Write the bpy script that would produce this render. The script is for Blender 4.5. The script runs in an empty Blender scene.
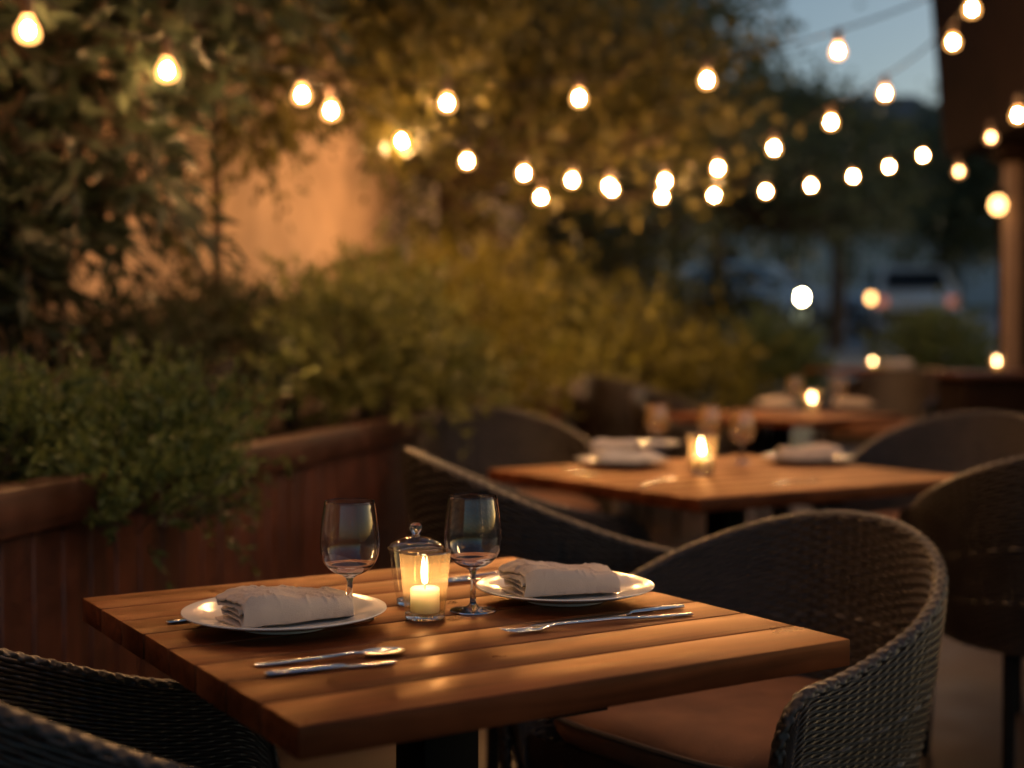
import bpy, bmesh, math, random
import numpy as np
from math import pi, sin, cos, radians, sqrt
random.seed(7)
RNG = np.random.default_rng(11)
S = bpy.context.scene
COL = S.collection

# ------------------------------------------------------------------ camera
F = 1357.0
PITCH = math.atan(35 / F)
CAMZ = 1.10
def P(px, py, Y):
    u, v = (px - 512) / F, (384 - py) / F
    d = np.array([u, cos(PITCH) + v * sin(PITCH), v * cos(PITCH) - sin(PITCH)])
    d = d * (Y / d[1]); d[2] += CAMZ
    return d
def G(px, py, z):
    u, v = (px - 512) / F, (384 - py) / F
    d = np.array([u, cos(PITCH) + v * sin(PITCH), v * cos(PITCH) - sin(PITCH)])
    d = d * ((z - CAMZ) / d[2]); d[2] += CAMZ
    return d
def ground(y):
    return 0.0 if y < 8 else 0.069 * (y - 8)

cam = bpy.data.cameras.new('camera'); co = bpy.data.objects.new('camera', cam); COL.objects.link(co)
co.location = (0, 0, CAMZ); co.rotation_euler = (pi / 2 - PITCH, 0, 0)
cam.sensor_width = 36; cam.lens = 36 * F / 1024; cam.clip_end = 2000; cam.clip_start = .05
cam.dof.use_dof = True; cam.dof.focus_distance = 1.80; cam.dof.aperture_fstop = 2.0
cam.dof.aperture_blades = 0
S.camera = co

# ------------------------------------------------------------------ materials
def new_mat(name):
    m = bpy.data.materials.new(name); m.use_nodes = True
    nt = m.node_tree; nt.nodes.clear()
    out = nt.nodes.new('ShaderNodeOutputMaterial')
    return m, nt, out
def N(nt, t, **kw):
    n = nt.nodes.new(t)
    for k, v in kw.items():
        if k.startswith('i_'):
            key = k[2:].replace('_', ' ')
            n.inputs[key].default_value = v
        else: setattr(n, k, v)
    return n
def ramp(nt, fac, stops):
    r = nt.nodes.new('ShaderNodeValToRGB'); e = r.color_ramp.elements
    while len(e) < len(stops): e.new(.5)
    for i, (p, c) in enumerate(stops):
        e[i].position = p; e[i].color = (*c, 1)
    nt.links.new(fac, r.inputs[0]); return r.outputs[0]
def simple(name, col, rough=.5, var=.15, scale=12, metal=0, bump=0, bscale=60, sub=0, coat=0, spec=.5):
    m, nt, out = new_mat(name)
    p = N(nt, 'ShaderNodeBsdfPrincipled'); L = nt.links
    p.inputs['Roughness'].default_value = rough; p.inputs['Metallic'].default_value = metal
    p.inputs['Specular IOR Level'].default_value = spec
    p.inputs['Coat Weight'].default_value = coat
    tc = N(nt, 'ShaderNodeTexCoord'); n = N(nt, 'ShaderNodeTexNoise'); n.inputs['Scale'].default_value = scale; n.inputs['Detail'].default_value = 6
    L.new(tc.outputs['Object'], n.inputs['Vector'])
    c = ramp(nt, n.outputs['Fac'], [(.3, [x * (1 - var) for x in col]), (.7, [min(1, x * (1 + var)) for x in col])])
    L.new(c, p.inputs['Base Color'])
    if sub:
        p.inputs['Subsurface Weight'].default_value = sub; p.inputs['Subsurface Radius'].default_value = (1, .82, .62); p.inputs['Subsurface Scale'].default_value = .06
    if bump:
        n2 = N(nt, 'ShaderNodeTexNoise'); n2.inputs['Scale'].default_value = bscale; n2.inputs['Detail'].default_value = 8
        L.new(tc.outputs['Object'], n2.inputs['Vector'])
        b = N(nt, 'ShaderNodeBump'); b.inputs['Strength'].default_value = bump; b.inputs['Distance'].default_value = .01
        L.new(n2.outputs['Fac'], b.inputs['Height']); L.new(b.outputs[0], p.inputs['Normal'])
    L.new(p.outputs[0], out.inputs[0]); return m
def wood(name, dark, light, rough=.35, axis=0, plank=.0988, pax=1, off=0., bump=.25, coat=.0, spec=.5, oiled=0):
    """wood grain running along `axis` in object space, tone varying plank by plank along `pax`"""
    m, nt, out = new_mat(name); L = nt.links
    p = N(nt, 'ShaderNodeBsdfPrincipled'); tc = N(nt, 'ShaderNodeTexCoord')
    sep = N(nt, 'ShaderNodeSeparateXYZ'); L.new(tc.outputs['Object'], sep.inputs[0])
    a = N(nt, 'ShaderNodeMath', operation='ADD'); a.inputs[1].default_value = off; L.new(sep.outputs[pax], a.inputs[0])
    d = N(nt, 'ShaderNodeMath', operation='DIVIDE'); d.inputs[1].default_value = plank; L.new(a.outputs[0], d.inputs[0])
    fl = N(nt, 'ShaderNodeMath', operation='FLOOR'); L.new(d.outputs[0], fl.inputs[0])
    wn = N(nt, 'ShaderNodeTexWhiteNoise', noise_dimensions='1D'); L.new(fl.outputs[0], wn.inputs['W'])
    mp = N(nt, 'ShaderNodeMapping'); sc = [38, 38, 38]; sc[axis] = 2.6; mp.inputs['Scale'].default_value = sc
    L.new(tc.outputs['Object'], mp.inputs[0])
    va = N(nt, 'ShaderNodeVectorMath', operation='ADD'); L.new(mp.outputs[0], va.inputs[0])
    vm = N(nt, 'ShaderNodeVectorMath', operation='SCALE'); vm.inputs['Scale'].default_value = 37; L.new(wn.outputs['Color'], vm.inputs[0]); L.new(vm.outputs[0], va.inputs[1])
    n = N(nt, 'ShaderNodeTexNoise'); n.inputs['Scale'].default_value = 1; n.inputs['Detail'].default_value = 8; n.inputs['Distortion'].default_value = 1.2
    L.new(va.outputs[0], n.inputs['Vector'])
    n3 = N(nt, 'ShaderNodeTexNoise'); n3.inputs['Scale'].default_value = 9; n3.inputs['Detail'].default_value = 5; L.new(tc.outputs['Object'], n3.inputs['Vector'])
    c = ramp(nt, n.outputs['Fac'], [(.25, dark), (.75, light)])
    hs = N(nt, 'ShaderNodeHueSaturation'); L.new(c, hs.inputs['Color'])
    mr = N(nt, 'ShaderNodeMapRange'); mr.inputs['To Min'].default_value = .68; mr.inputs['To Max'].default_value = 1.28; L.new(wn.outputs['Value'], mr.inputs[0])
    mr3 = N(nt, 'ShaderNodeMapRange'); mr3.inputs['From Min'].default_value = .3; mr3.inputs['From Max'].default_value = .7; mr3.inputs['To Min'].default_value = .66; mr3.inputs['To Max'].default_value = 1.2; L.new(n3.outputs['Fac'], mr3.inputs[0])
    mm = N(nt, 'ShaderNodeMath', operation='MULTIPLY'); L.new(mr.outputs[0], mm.inputs[0]); L.new(mr3.outputs[0], mm.inputs[1])
    L.new(mm.outputs[0], hs.inputs['Value']); L.new(hs.outputs[0], p.inputs['Base Color'])
    mr2 = N(nt, 'ShaderNodeMapRange'); mr2.inputs['From Min'].default_value = .3; mr2.inputs['From Max'].default_value = .7
    mr2.inputs['To Min'].default_value = rough - .09; mr2.inputs['To Max'].default_value = rough + .1
    L.new(n3.outputs['Fac'], mr2.inputs[0]); L.new(mr2.outputs[0], p.inputs['Roughness'])
    b = N(nt, 'ShaderNodeBump'); b.inputs['Strength'].default_value = bump; b.inputs['Distance'].default_value = .0015
    L.new(n.outputs['Fac'], b.inputs['Height']); L.new(b.outputs[0], p.inputs['Normal'])
    if oiled:      # oiled timber: soft warm-tinted lustre over the stained wood
        df = N(nt, 'ShaderNodeBsdfDiffuse'); L.new(hs.outputs[0], df.inputs[0]); L.new(b.outputs[0], df.inputs['Normal'])
        gl = N(nt, 'ShaderNodeBsdfGlossy'); gl.inputs[0].default_value = (1, .74, .50, 1); L.new(mr2.outputs[0], gl.inputs['Roughness']); L.new(b.outputs[0], gl.inputs['Normal'])
        lw = N(nt, 'ShaderNodeLayerWeight'); lw.inputs[0].default_value = .5
        pw = N(nt, 'ShaderNodeMath', operation='POWER'); pw.inputs[1].default_value = 5; L.new(lw.outputs['Facing'], pw.inputs[0])
        ma = N(nt, 'ShaderNodeMath', operation='MULTIPLY_ADD'); ma.inputs[1].default_value = oiled; ma.inputs[2].default_value = .025; L.new(pw.outputs[0], ma.inputs[0])
        mx = N(nt, 'ShaderNodeMixShader'); L.new(ma.outputs[0], mx.inputs[0]); L.new(df.outputs[0], mx.inputs[1]); L.new(gl.outputs[0], mx.inputs[2]); L.new(mx.outputs[0], out.inputs[0]); return m
    p.inputs['Coat Weight'].default_value = coat; p.inputs['Specular IOR Level'].default_value = spec
    L.new(p.outputs[0], out.inputs[0]); return m
def leaf(name, c1, c2, trans=.3, rough=.45):
    m, nt, out = new_mat(name); L = nt.links
    p = N(nt, 'ShaderNodeBsdfPrincipled'); p.inputs['Roughness'].default_value = rough; p.inputs['Specular IOR Level'].default_value = .35
    geo = N(nt, 'ShaderNodeNewGeometry'); tc = N(nt, 'ShaderNodeTexCoord')
    n = N(nt, 'ShaderNodeTexNoise'); n.inputs['Scale'].default_value = 5; L.new(tc.outputs['Object'], n.inputs['Vector'])
    ad = N(nt, 'ShaderNodeMath', operation='ADD'); L.new(n.outputs['Fac'], ad.inputs[0])
    mu = N(nt, 'ShaderNodeMath', operation='MULTIPLY_ADD'); mu.inputs[1].default_value = .5; mu.inputs[2].default_value = -.25
    L.new(geo.outputs['Random Per Island'], mu.inputs[0]); L.new(mu.outputs[0], ad.inputs[1])
    c = ramp(nt, ad.outputs[0], [(.25, c1), (.75, c2)]); L.new(c, p.inputs['Base Color'])
    t = N(nt, 'ShaderNodeBsdfTranslucent'); L.new(c, t.inputs[0])
    mx = N(nt, 'ShaderNodeMixShader'); mx.inputs[0].default_value = trans
    L.new(p.outputs[0], mx.inputs[1]); L.new(t.outputs[0], mx.inputs[2]); L.new(mx.outputs[0], out.inputs[0]); return m
def emit(name, col, s):
    m, nt, out = new_mat(name); e = N(nt, 'ShaderNodeEmission'); e.inputs[0].default_value = (*col, 1); e.inputs[1].default_value = s
    nt.links.new(e.outputs[0], out.inputs[0]); return m
def thin_glass(name, tint=(1, 1, 1), k=2.2, milky=0):
    m, nt, out = new_mat(name); L = nt.links
    t = N(nt, 'ShaderNodeBsdfTransparent'); t.inputs[0].default_value = (*tint, 1)
    g = N(nt, 'ShaderNodeBsdfGlossy'); g.inputs['Roughness'].default_value = .012
    lw = N(nt, 'ShaderNodeLayerWeight'); lw.inputs[0].default_value = .5     # facing: 0 head-on, 1 grazing, the same from inside and outside
    pw = N(nt, 'ShaderNodeMath', operation='POWER'); pw.inputs[1].default_value = 4.5; L.new(lw.outputs['Facing'], pw.inputs[0])
    mu = N(nt, 'ShaderNodeMath', operation='MULTIPLY_ADD', use_clamp=True); mu.inputs[1].default_value = .62; mu.inputs[2].default_value = .035 * k; L.new(pw.outputs[0], mu.inputs[0])
    mx = N(nt, 'ShaderNodeMixShader'); L.new(mu.outputs[0], mx.inputs[0]); L.new(t.outputs[0], mx.inputs[1]); L.new(g.outputs[0], mx.inputs[2])
    if milky:
        tl = N(nt, 'ShaderNodeBsdfTranslucent'); tl.inputs[0].default_value = (.95, .64, .30, 1)
        m2 = N(nt, 'ShaderNodeMixShader'); m2.inputs[0].default_value = milky; L.new(mx.outputs[0], m2.inputs[1]); L.new(tl.outputs[0], m2.inputs[2]); mx = m2
    L.new(mx.outputs[0], out.inputs[0]); return m
def glow_glass(name, col, s):
    m, nt, out = new_mat(name); L = nt.links
    t = N(nt, 'ShaderNodeBsdfTransparent'); e = N(nt, 'ShaderNodeEmission'); e.inputs[0].default_value = (*col, 1); e.inputs[1].default_value = s
    a = N(nt, 'ShaderNodeAddShader'); L.new(t.outputs[0], a.inputs[0]); L.new(e.outputs[0], a.inputs[1]); L.new(a.outputs[0], out.inputs[0]); return m
def solid_glass(name, ior=1.48):
    m, nt, out = new_mat(name); g = N(nt, 'ShaderNodeBsdfGlass'); g.inputs['IOR'].default_value = ior; g.inputs['Roughness'].default_value = 0
    nt.links.new(g.outputs[0], out.inputs[0]); return m
def tiles(name):
    m, nt, out = new_mat(name); L = nt.links
    p = N(nt, 'ShaderNodeBsdfPrincipled'); p.inputs['Specular IOR Level'].default_value = .3; tc = N(nt, 'ShaderNodeTexCoord')
    mp = N(nt, 'ShaderNodeMapping'); mp.inputs['Rotation'].default_value = (0, 0, radians(-11)); L.new(tc.outputs['Object'], mp.inputs[0])
    br = N(nt, 'ShaderNodeTexBrick'); br.inputs['Scale'].default_value = 1; br.inputs['Brick Width'].default_value = .6; br.inputs['Row Height'].default_value = .3
    br.inputs['Mortar Size'].default_value = .004; br.inputs['Color1'].default_value = (.026, .015, .010, 1); br.inputs['Color2'].default_value = (.055, .030, .020, 1); br.inputs['Mortar'].default_value = (.03, .025, .02, 1)
    L.new(mp.outputs[0], br.inputs['Vector'])
    n = N(nt, 'ShaderNodeTexNoise'); n.inputs['Scale'].default_value = 4; n.inputs['Detail'].default_value = 9; L.new(tc.outputs['Object'], n.inputs['Vector'])
    c = ramp(nt, n.outputs['Fac'], [(.3, (.55, .55, .55)), (.7, (1.0, 1.0, 1.0))])
    mx = N(nt, 'ShaderNodeMix', data_type='RGBA', blend_type='MULTIPLY'); mx.inputs[0].default_value = 1
    L.new(br.outputs['Color'], mx.inputs[6]); L.new(c, mx.inputs[7]); L.new(mx.outputs[2], p.inputs['Base Color'])
    mr = N(nt, 'ShaderNodeMapRange'); mr.inputs['To Min'].default_value = .28; mr.inputs['To Max'].default_value = .6; L.new(n.outputs['Fac'], mr.inputs[0]); L.new(mr.outputs[0], p.inputs['Roughness'])
    b = N(nt, 'ShaderNodeBump'); b.inputs['Strength'].default_value = .4; b.inputs['Distance'].default_value = .004; b.invert = True
    L.new(br.outputs['Fac'], b.inputs['Height']); L.new(b.outputs[0], p.inputs['Normal'])
    L.new(p.outputs[0], out.inputs[0]); return m

WARM = (1.0, .52, .19)
BULB = 1350
M = dict(
    table=wood('table_wood', (.056, .0145, .0052), (.205, .058, .020), rough=.35, oiled=.34),
    table2=wood('table_wood_far', (.066, .017, .006), (.205, .060, .021), rough=.38, oiled=.30, plank=.15),
    board=wood('planter_wood', (.055, .013, .005), (.135, .034, .013), rough=.5, axis=2, pax=1, plank=.115),
    rail=wood('rail_wood', (.04, .012, .006), (.09, .027, .012), rough=.42, axis=1, pax=0, plank=5),
    black=simple('black_steel', (.008, .0075, .007), .75, .2, spec=.12),
    wicker=simple('dark_wicker', (.024, .0175, .0135), .38, .4, 30, spec=.6),
    rim=simple('wicker_braid', (.019, .0155, .013), .40, .3, 40),
    cushion=simple('cushion_fabric', (.18, .080, .038), .85, .25, 9, bump=.3, bscale=500),
    piping=simple('cushion_piping', (.05, .036, .028), .8, .2),
    china=simple('white_china', (.78, .78, .77), .14, .02, 3, coat=.3),
    linen=simple('beige_linen', (.53, .455, .395), .9, .08, 14, bump=.35, bscale=700),
    linen2=simple('white_linen', (.62, .58, .54), .9, .06, 14, bump=.3, bscale=700),
    steel=simple('polished_steel', (.62, .60, .58), .16, .05, 20, metal=1),
    glass=thin_glass('clear_thin_glass', (.985, .985, .98), 1.9),
    amber=thin_glass('warm_candle_glass', (.97, .90, .74), 2.0, .2),
    thick=solid_glass('solid_clear_glass'),
    glow_tinted=thin_glass('candle_glow_tint_glass', (.97, .95, .92), 3.4, .11),  # candle glow put into a warm translucent tint so the farther glasses show
    water=solid_glass('clear_water', 1.33),
    wax=simple('candle_wax', (.90, .83, .72), .5, .03, 5, sub=1),
    flame=emit('candle_flame', (1.0, .64, .33), 125),
    wick=simple('candle_wick', (.02, .015, .01), .9),
    filament=emit('glowing_filament', (1.0, .49, .175), BULB),
    dimfil=emit('dim_glowing_filament', (1.0, .45, .16), 40),
    bulb=glow_glass('bulb_glass', (1.0, .44, .115), 2.0),
    dimbulb=glow_glass('dim_bulb_glass', (1.0, .45, .16), .45),
    wire=simple('black_cable', (.006, .0055, .0055), .85, spec=.1),
    brass=simple('socket_brown', (.06, .035, .02), .45, .2),
    stucco=simple('ochre_stucco', (.44, .315, .225), .9, .28, 2.2, bump=.5, bscale=35),
    patio=tiles('patio_tiles'),
    soil=simple('dark_soil', (.02, .013, .009), .95, .4, 40, bump=.8, bscale=60),
    grass=simple('dim_verge', (.045, .05, .025), .95, .4, 3, bump=.5),
    asphalt=simple('asphalt', (.20, .20, .215), .7, .2, 6, bump=.2, bscale=80),
    kerb=simple('kerb_stone', (.30, .29, .28), .8, .15, 6),
    paint=simple('road_paint', (.75, .75, .72), .7, .1, 8),
    bark=simple('bark', (.06, .038, .025), .9, .4, 14, bump=.8, bscale=40),
    cane=simple('cane_stem', (.055, .032, .018), .7, .4, 20),
    l_conifer=leaf('feathery_leaf', (.038, .066, .022), (.175, .22, .066), .3),
    l_bush=leaf('olive_leaf', (.060, .078, .022), (.25, .25, .075), .34),
    l_dark=leaf('dark_leaf', (.018, .028, .014), (.055, .065, .030), .25),
    l_hedge=leaf('hedge_leaf', (.07, .12, .045), (.16, .22, .085), .3),
    l_big=leaf('glossy_leaf', (.015, .026, .017), (.052, .068, .040), .22, .38),
    l_amber=leaf('yellowing_leaf', (.075, .072, .012), (.24, .21, .035), .4),
    l_tree=leaf('tree_leaf', (.060, .078, .040), (.15, .165, .080), .38),
    l_vine=leaf('canopy_leaf', (.036, .040, .011), (.145, .125, .032), .38),
    timber=simple('dark_timber', (.008, .004, .0028), .8, .3, 5, bump=.3, spec=.1),
    post=simple('pale_post', (.17, .12, .095), .6, .1, 6),
    beige=simple('beige_render', (.55, .50, .44), .9, .1, 1),
    greyr=simple('grey_render', (.46, .48, .51), .9, .1, 1),
    slate=simple('roof_slate', (.08, .075, .075), .8, .2, 3),
    pane=simple('window_pane', (.03, .035, .045), .08, .1, 2, spec=.8),
    frame=simple('window_frame', (.55, .53, .50), .6, .1),
    silver=simple('silver_paint', (.72, .76, .82), .3, .04, 2, coat=.8),
    white=simple('pale_blue_paint', (.55, .60, .66), .3, .04, 2, coat=.6),
    tyre=simple('tyre_rubber', (.015, .015, .015), .9),
    tail=emit('tail_light', (1, .30, .18), .45),
    head=emit('head_light', (1, .78, .44), 170),
    amberl=emit('amber_lamp', (1, .50, .16), 9),
)

# ------------------------------------------------------------------ mesh helpers
class MB:
    def __init__(s): s.v = []; s.f = []; s.n = 0
    def add(s, V, Fc):
        V = np.asarray(V, float).reshape(-1, 3); s.v.append(V)
        s.f.extend([tuple(i + s.n for i in f) for f in Fc]); s.n += len(V); return s
    def box(s, x0, x1, y0, y1, z0, z1):
        V = [(x, y, z) for z in (z0, z1) for y in (y0, y1) for x in (x0, x1)]
        return s.add(V, [(0, 2, 3, 1), (4, 5, 7, 6), (0, 1, 5, 4), (2, 6, 7, 3), (0, 4, 6, 2), (1, 3, 7, 5)])
    def rbox(s, x0, x1, y0, y1, z0, z1, r=.005, seg=2):
        bm = bmesh.new(); bmesh.ops.create_cube(bm, size=1)
        for v in bm.verts: v.co = ((x0 + x1) / 2 + v.co.x * (x1 - x0), (y0 + y1) / 2 + v.co.y * (y1 - y0), (z0 + z1) / 2 + v.co.z * (z1 - z0))
        bmesh.ops.bevel(bm, geom=bm.edges[:], offset=r, segments=seg, affect='EDGES', profile=.5)
        bm.verts.index_update()
        s.add([v.co[:] for v in bm.verts], [tuple(v.index for v in f.verts) for f in bm.faces]); bm.free(); return s
    def lathe(s, prof, c=(0, 0, 0), n=48, closed=False):
        prof = list(prof); m = len(prof); V = []
        for r, z in prof:
            for k in range(n):
                a = 2 * pi * k / n; V.append((c[0] + r * cos(a), c[1] + r * sin(a), c[2] + z))
        Fc = []
        for i in range(m if closed else m - 1):
            j = (i + 1) % m
            for k in range(n):
                l = (k + 1) % n; Fc.append((i * n + k, i * n + l, j * n + l, j * n + k))
        return s.add(V, Fc)
    def tube(s, pts, r, n=8, cap=True):
        pts = [np.asarray(p, float) for p in pts]; m = len(pts); rs = r if hasattr(r, '__len__') else [r] * m
        V = []; up = np.array([0, 0, 1.])
        for i in range(m):
            t = pts[min(i + 1, m - 1)] - pts[max(i - 1, 0)]; t /= (np.linalg.norm(t) + 1e-9)
            u = up if abs(t[2]) < .9 else np.array([1., 0, 0])
            a = np.cross(t, u); a /= np.linalg.norm(a); b = np.cross(a, t)
            for k in range(n):
                g = 2 * pi * k / n; V.append(pts[i] + rs[i] * (cos(g) * a + sin(g) * b))
        Fc = [(i * n + k, i * n + (k + 1) % n, (i + 1) * n + (k + 1) % n, (i + 1) * n + k) for i in range(m - 1) for k in range(n)]
        if cap: Fc += [tuple(range(n - 1, -1, -1)), tuple((m - 1) * n + k for k in range(n))]
        return s.add(V, Fc)
    def loft(s, secs, n=10):
        """secs: (x, y, z, halfwidth_y, halfthick_z) stations along x"""
        V = []
        for (x, y, z, w, t) in secs:
            for k in range(n):
                g = 2 * pi * k / n; V.append((x, y + w * cos(g), z + t * sin(g)))
        m = len(secs)
        Fc = [(i * n + k, (i + 1) * n + k, (i + 1) * n + (k + 1) % n, i * n + (k + 1) % n) for i in range(m - 1) for k in range(n)]
        Fc += [tuple(range(n)), tuple((m - 1) * n + k for k in range(n - 1, -1, -1))]
        return s.add(V, Fc)
    def grid(s, V, closed_u=False):
        """V [nu, nv, 3]"""
        nu, nv = V.shape[:2]
        idx = np.arange(nu * nv).reshape(nu, nv)
        if closed_u: idx = np.vstack([idx, idx[:1]])
        q = np.stack([idx[:-1, :-1], idx[1:, :-1], idx[1:, 1:], idx[:-1, 1:]], -1).reshape(-1, 4)
        return s.add(V.reshape(-1, 3), q.tolist())
    def build(s, name, mat, parent=None, smooth=True, recalc=False):
        me = bpy.data.meshes.new(name); me.from_pydata(np.concatenate(s.v).tolist(), [], s.f)
        if recalc:
            bm = bmesh.new(); bm.from_mesh(me); bmesh.ops.recalc_face_normals(bm, faces=bm.faces[:]); bm.to_mesh(me); bm.free()
        me.materials.append(mat)
        if smooth:
            me.polygons.foreach_set('use_smooth', [True] * len(me.polygons))
            try: me.set_sharp_from_angle(angle=radians(38))
            except Exception: pass
        o = bpy.data.objects.new(name, me); COL.objects.link(o)
        if parent is not None: o.parent = parent
        return o
def tag(o, label=None, cat=None, group=None, kind=None):
    if label: o['label'] = label
    if cat: o['category'] = cat
    if group: o['group'] = group
    if kind: o['kind'] = kind
    return o
def thing(name, label, cat, loc=(0, 0, 0), rz=0, group=None):
    o = bpy.data.objects.new(name, None); COL.objects.link(o); o.empty_display_size = .1
    o.location = loc; o.rotation_euler = (0, 0, rz); return tag(o, label, cat, group)
KIDS = {}
def kids(o): return [c for c in COL.objects if c.parent == o]
def dup(o, loc=None, rz=None, label=None, group=None, scale=None, parent=None):
    c = o.copy(); COL.objects.link(c)
    if parent is not None: c.parent = parent
    if loc is not None: c.location = loc
    if rz is not None: c.rotation_euler = (0, 0, rz)
    if scale is not None: c.scale = scale
    if label: c['label'] = label
    if group: c['group'] = group
    for k in kids(o): dup(k, parent=c)
    return c

# leaf clouds ------------------------------------------------------
def leaves_mesh(name, C, D, size, mat, parent=None, aspect=.38, fold=.25, kind=None):
    """C centres [n,3], D directions [n,3] of leaf axis, size [n]; each leaf a folded pointed blade of 6 vertices"""
    n = len(C); D = D / (np.linalg.norm(D, axis=1, keepdims=True) + 1e-9)
    R = RNG.normal(size=(n, 3)); R[:, 2] *= .6
    Sd = np.cross(D, R); Sd /= (np.linalg.norm(Sd, axis=1, keepdims=True) + 1e-9)
    Nn = np.cross(Sd, D); s = size[:, None]; w = s * aspect * .5
    base = C; tip = C + D * s + Nn * (-.12 * s)
    l1 = C + D * s * .38 - Sd * w + Nn * w * fold; r1 = C + D * s * .38 + Sd * w + Nn * w * fold
    mid = C + D * s * .5
    V = np.stack([base, r1, tip, l1, mid], 1).reshape(-1, 3)
    i0 = (np.arange(n) * 5)[:, None]
    T = np.concatenate([i0 + np.array([[0, 1, 4]]), i0 + np.array([[1, 2, 4]]), i0 + np.array([[2, 3, 4]]), i0 + np.array([[3, 0, 4]])], 1).reshape(-1, 3)
    me = bpy.data.meshes.new(name); me.vertices.add(len(V)); me.vertices.foreach_set('co', V.astype(np.float32).ravel())
    nl = T.size; me.loops.add(nl); me.loops.foreach_set('vertex_index', T.astype(np.int32).ravel())
    me.polygons.add(len(T)); me.polygons.foreach_set('loop_start', np.arange(0, nl, 3, dtype=np.int32))
    me.polygons.foreach_set('loop_total', np.full(len(T), 3, dtype=np.int32)) if False else None
    me.update(calc_edges=True); me.validate(); me.materials.append(mat)
    o = bpy.data.objects.new(name, me); COL.objects.link(o)
    if parent is not None: o.parent = parent
    return o
def rand_dirs(n):
    d = RNG.normal(size=(n, 3)); return d / np.linalg.norm(d, axis=1, keepdims=True)
def sprig_cloud(starts, dirs, length, per, lsize, droop=.25, spread=.9):
    """leaflets set along each sprig"""
    n = len(starts); t = np.tile(np.linspace(.12, 1, per), (n, 1)) + RNG.uniform(-.03, .03, (n, per))
    L = length[:, None, None]
    pos = starts[:, None, :] + dirs[:, None, :] * L * t[..., None]
    pos[..., 2] -= droop * (length[:, None] * t ** 2)
    pos += RNG.normal(size=pos.shape) * .05 * L * t[..., None]
    ld = dirs[:, None, :] * .8 + RNG.normal(size=(n, per, 3)) * spread * .55
    sz = lsize * RNG.uniform(.6, 1.25, (n, per)) * (1.15 - .45 * t)
    return pos.reshape(-1, 3), ld.reshape(-1, 3), sz.reshape(-1)
def shrub(name, label, cat, base, blobs, nspr, per, lsize, spr, mat, stems=6, droop=.25, aspect=.38, group=None, spread=.9, up=.3):
    """blobs: (centre offset, radii) ellipsoids; sprigs start inside and reach outward"""
    root = thing(name, label, cat, tuple(base), 0, group)
    vol = np.array([b[1][0] * b[1][1] * b[1][2] for b in blobs]) ** .67; vol /= vol.sum()
    Ss, Ds = [], []
    for (c, r), w in zip(blobs, vol):
        k = int(nspr * w); d = rand_dirs(k); d[:, 2] = np.where(d[:, 2] < -.35, -d[:, 2], d[:, 2])
        rad = RNG.uniform(.25, 1.0, (k, 1)) ** .6 * (1 + .18 * RNG.normal(size=(k, 1)))
        Ss.append(np.array(c) + d * np.array(r) * rad * .86)
        dd = d * .9 + RNG.normal(size=(k, 3)) * .45; dd[:, 2] += up; Ds.append(dd / np.linalg.norm(dd, axis=1, keepdims=True))
    Ss = np.concatenate(Ss); Ds = np.concatenate(Ds)
    ln = spr * RNG.uniform(.6, 1.35, len(Ss))
    C, D, s = sprig_cloud(Ss, Ds, ln, per, lsize, droop, spread)
    leaves_mesh('foliage', C, D, s, mat, root, aspect)
    mb = MB()
    for i in range(stems):
        c, r = blobs[i % len(blobs)]; d = rand_dirs(1)[0]; e = np.array(c) + d * np.array(r) * .6
        st = np.array([c[0] * .6 + random.uniform(-.1, .1), c[1] * .6 + random.uniform(-.1, .1), 0.])
        m_ = st * .5 + e * .5 + np.array([0, 0, .08]); mb.tube([st, m_, e], [.012, .009, .004], 6)
        if i: mb.tube([last - np.array([0, 0, .004]), st - np.array([0, 0, .004])], .010, 6)      # creeping rootstock joining the stems
        last = st
    # fine twigs carrying the sprigs
    for i in RNG.choice(len(Ss), min(len(Ss), 260), replace=False):
        a = Ss[i]; b = a + Ds[i] * ln[i] * .85; b[2] -= droop * ln[i] * .7; mb.tube([a - Ds[i] * .08, a, b], [.0025, .002, .001], 4, False)
    mb.build('stem', M['bark'], root)
    return root
def tree(name, label, base, trunk, tr, crowns, nclus, nleaf, lsize, mat, csp=.28, aspect=.5, bark='bark', cat='tree', group=None):
    root = thing(name, label, cat, tuple(base), 0, group)
    mb = MB(); pts = [np.array(p, float) for p in trunk]
    mb.tube(pts, np.linspace(tr, tr * .55, len(pts)), 10)
    top = pts[-1]; C, D, s = [], [], []
    vol = np.array([r[0] * r[1] * r[2] for c, r in crowns]) ** .67; vol /= vol.sum()
    for (c, r), w in zip(crowns, vol):
        c = np.array(c, float); r = np.array(r, float)
        k = max(4, int(nclus * w)); d = rand_dirs(k); rad = RNG.uniform(.15, 1, (k, 1)) ** .5 * (1 + .14 * RNG.normal(size=(k, 1)))
        cc = c + d * r * rad
        for j in range(min(k, 7)):
            e = cc[j]; m_ = top * .45 + e * .55 + np.array([0, 0, -.1 * np.linalg.norm(e - top)])
            mb.tube([top - np.array([0, 0, .05]), m_, e], [tr * .42, tr * .26, tr * .08], 6)
        nn = RNG.poisson(nleaf, k) + 3
        cen = np.repeat(cc, nn, 0); od = np.repeat(d, nn, 0)
        sg = csp * np.repeat(RNG.uniform(.6, 1.4, k), nn)[:, None]
        C.append(cen + RNG.normal(size=cen.shape) * sg * np.array([1, 1, .6]))
        dd = od * .5 + RNG.normal(size=cen.shape) * .7; dd[:, 2] -= .35; D.append(dd)
        s.append(lsize * RNG.uniform(.6, 1.3, len(cen)))
    leaves_mesh('crown', np.concatenate(C), np.concatenate(D), np.concatenate(s), mat, root, aspect)
    mb.build('trunk', M[bark], root)
    return root

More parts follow.
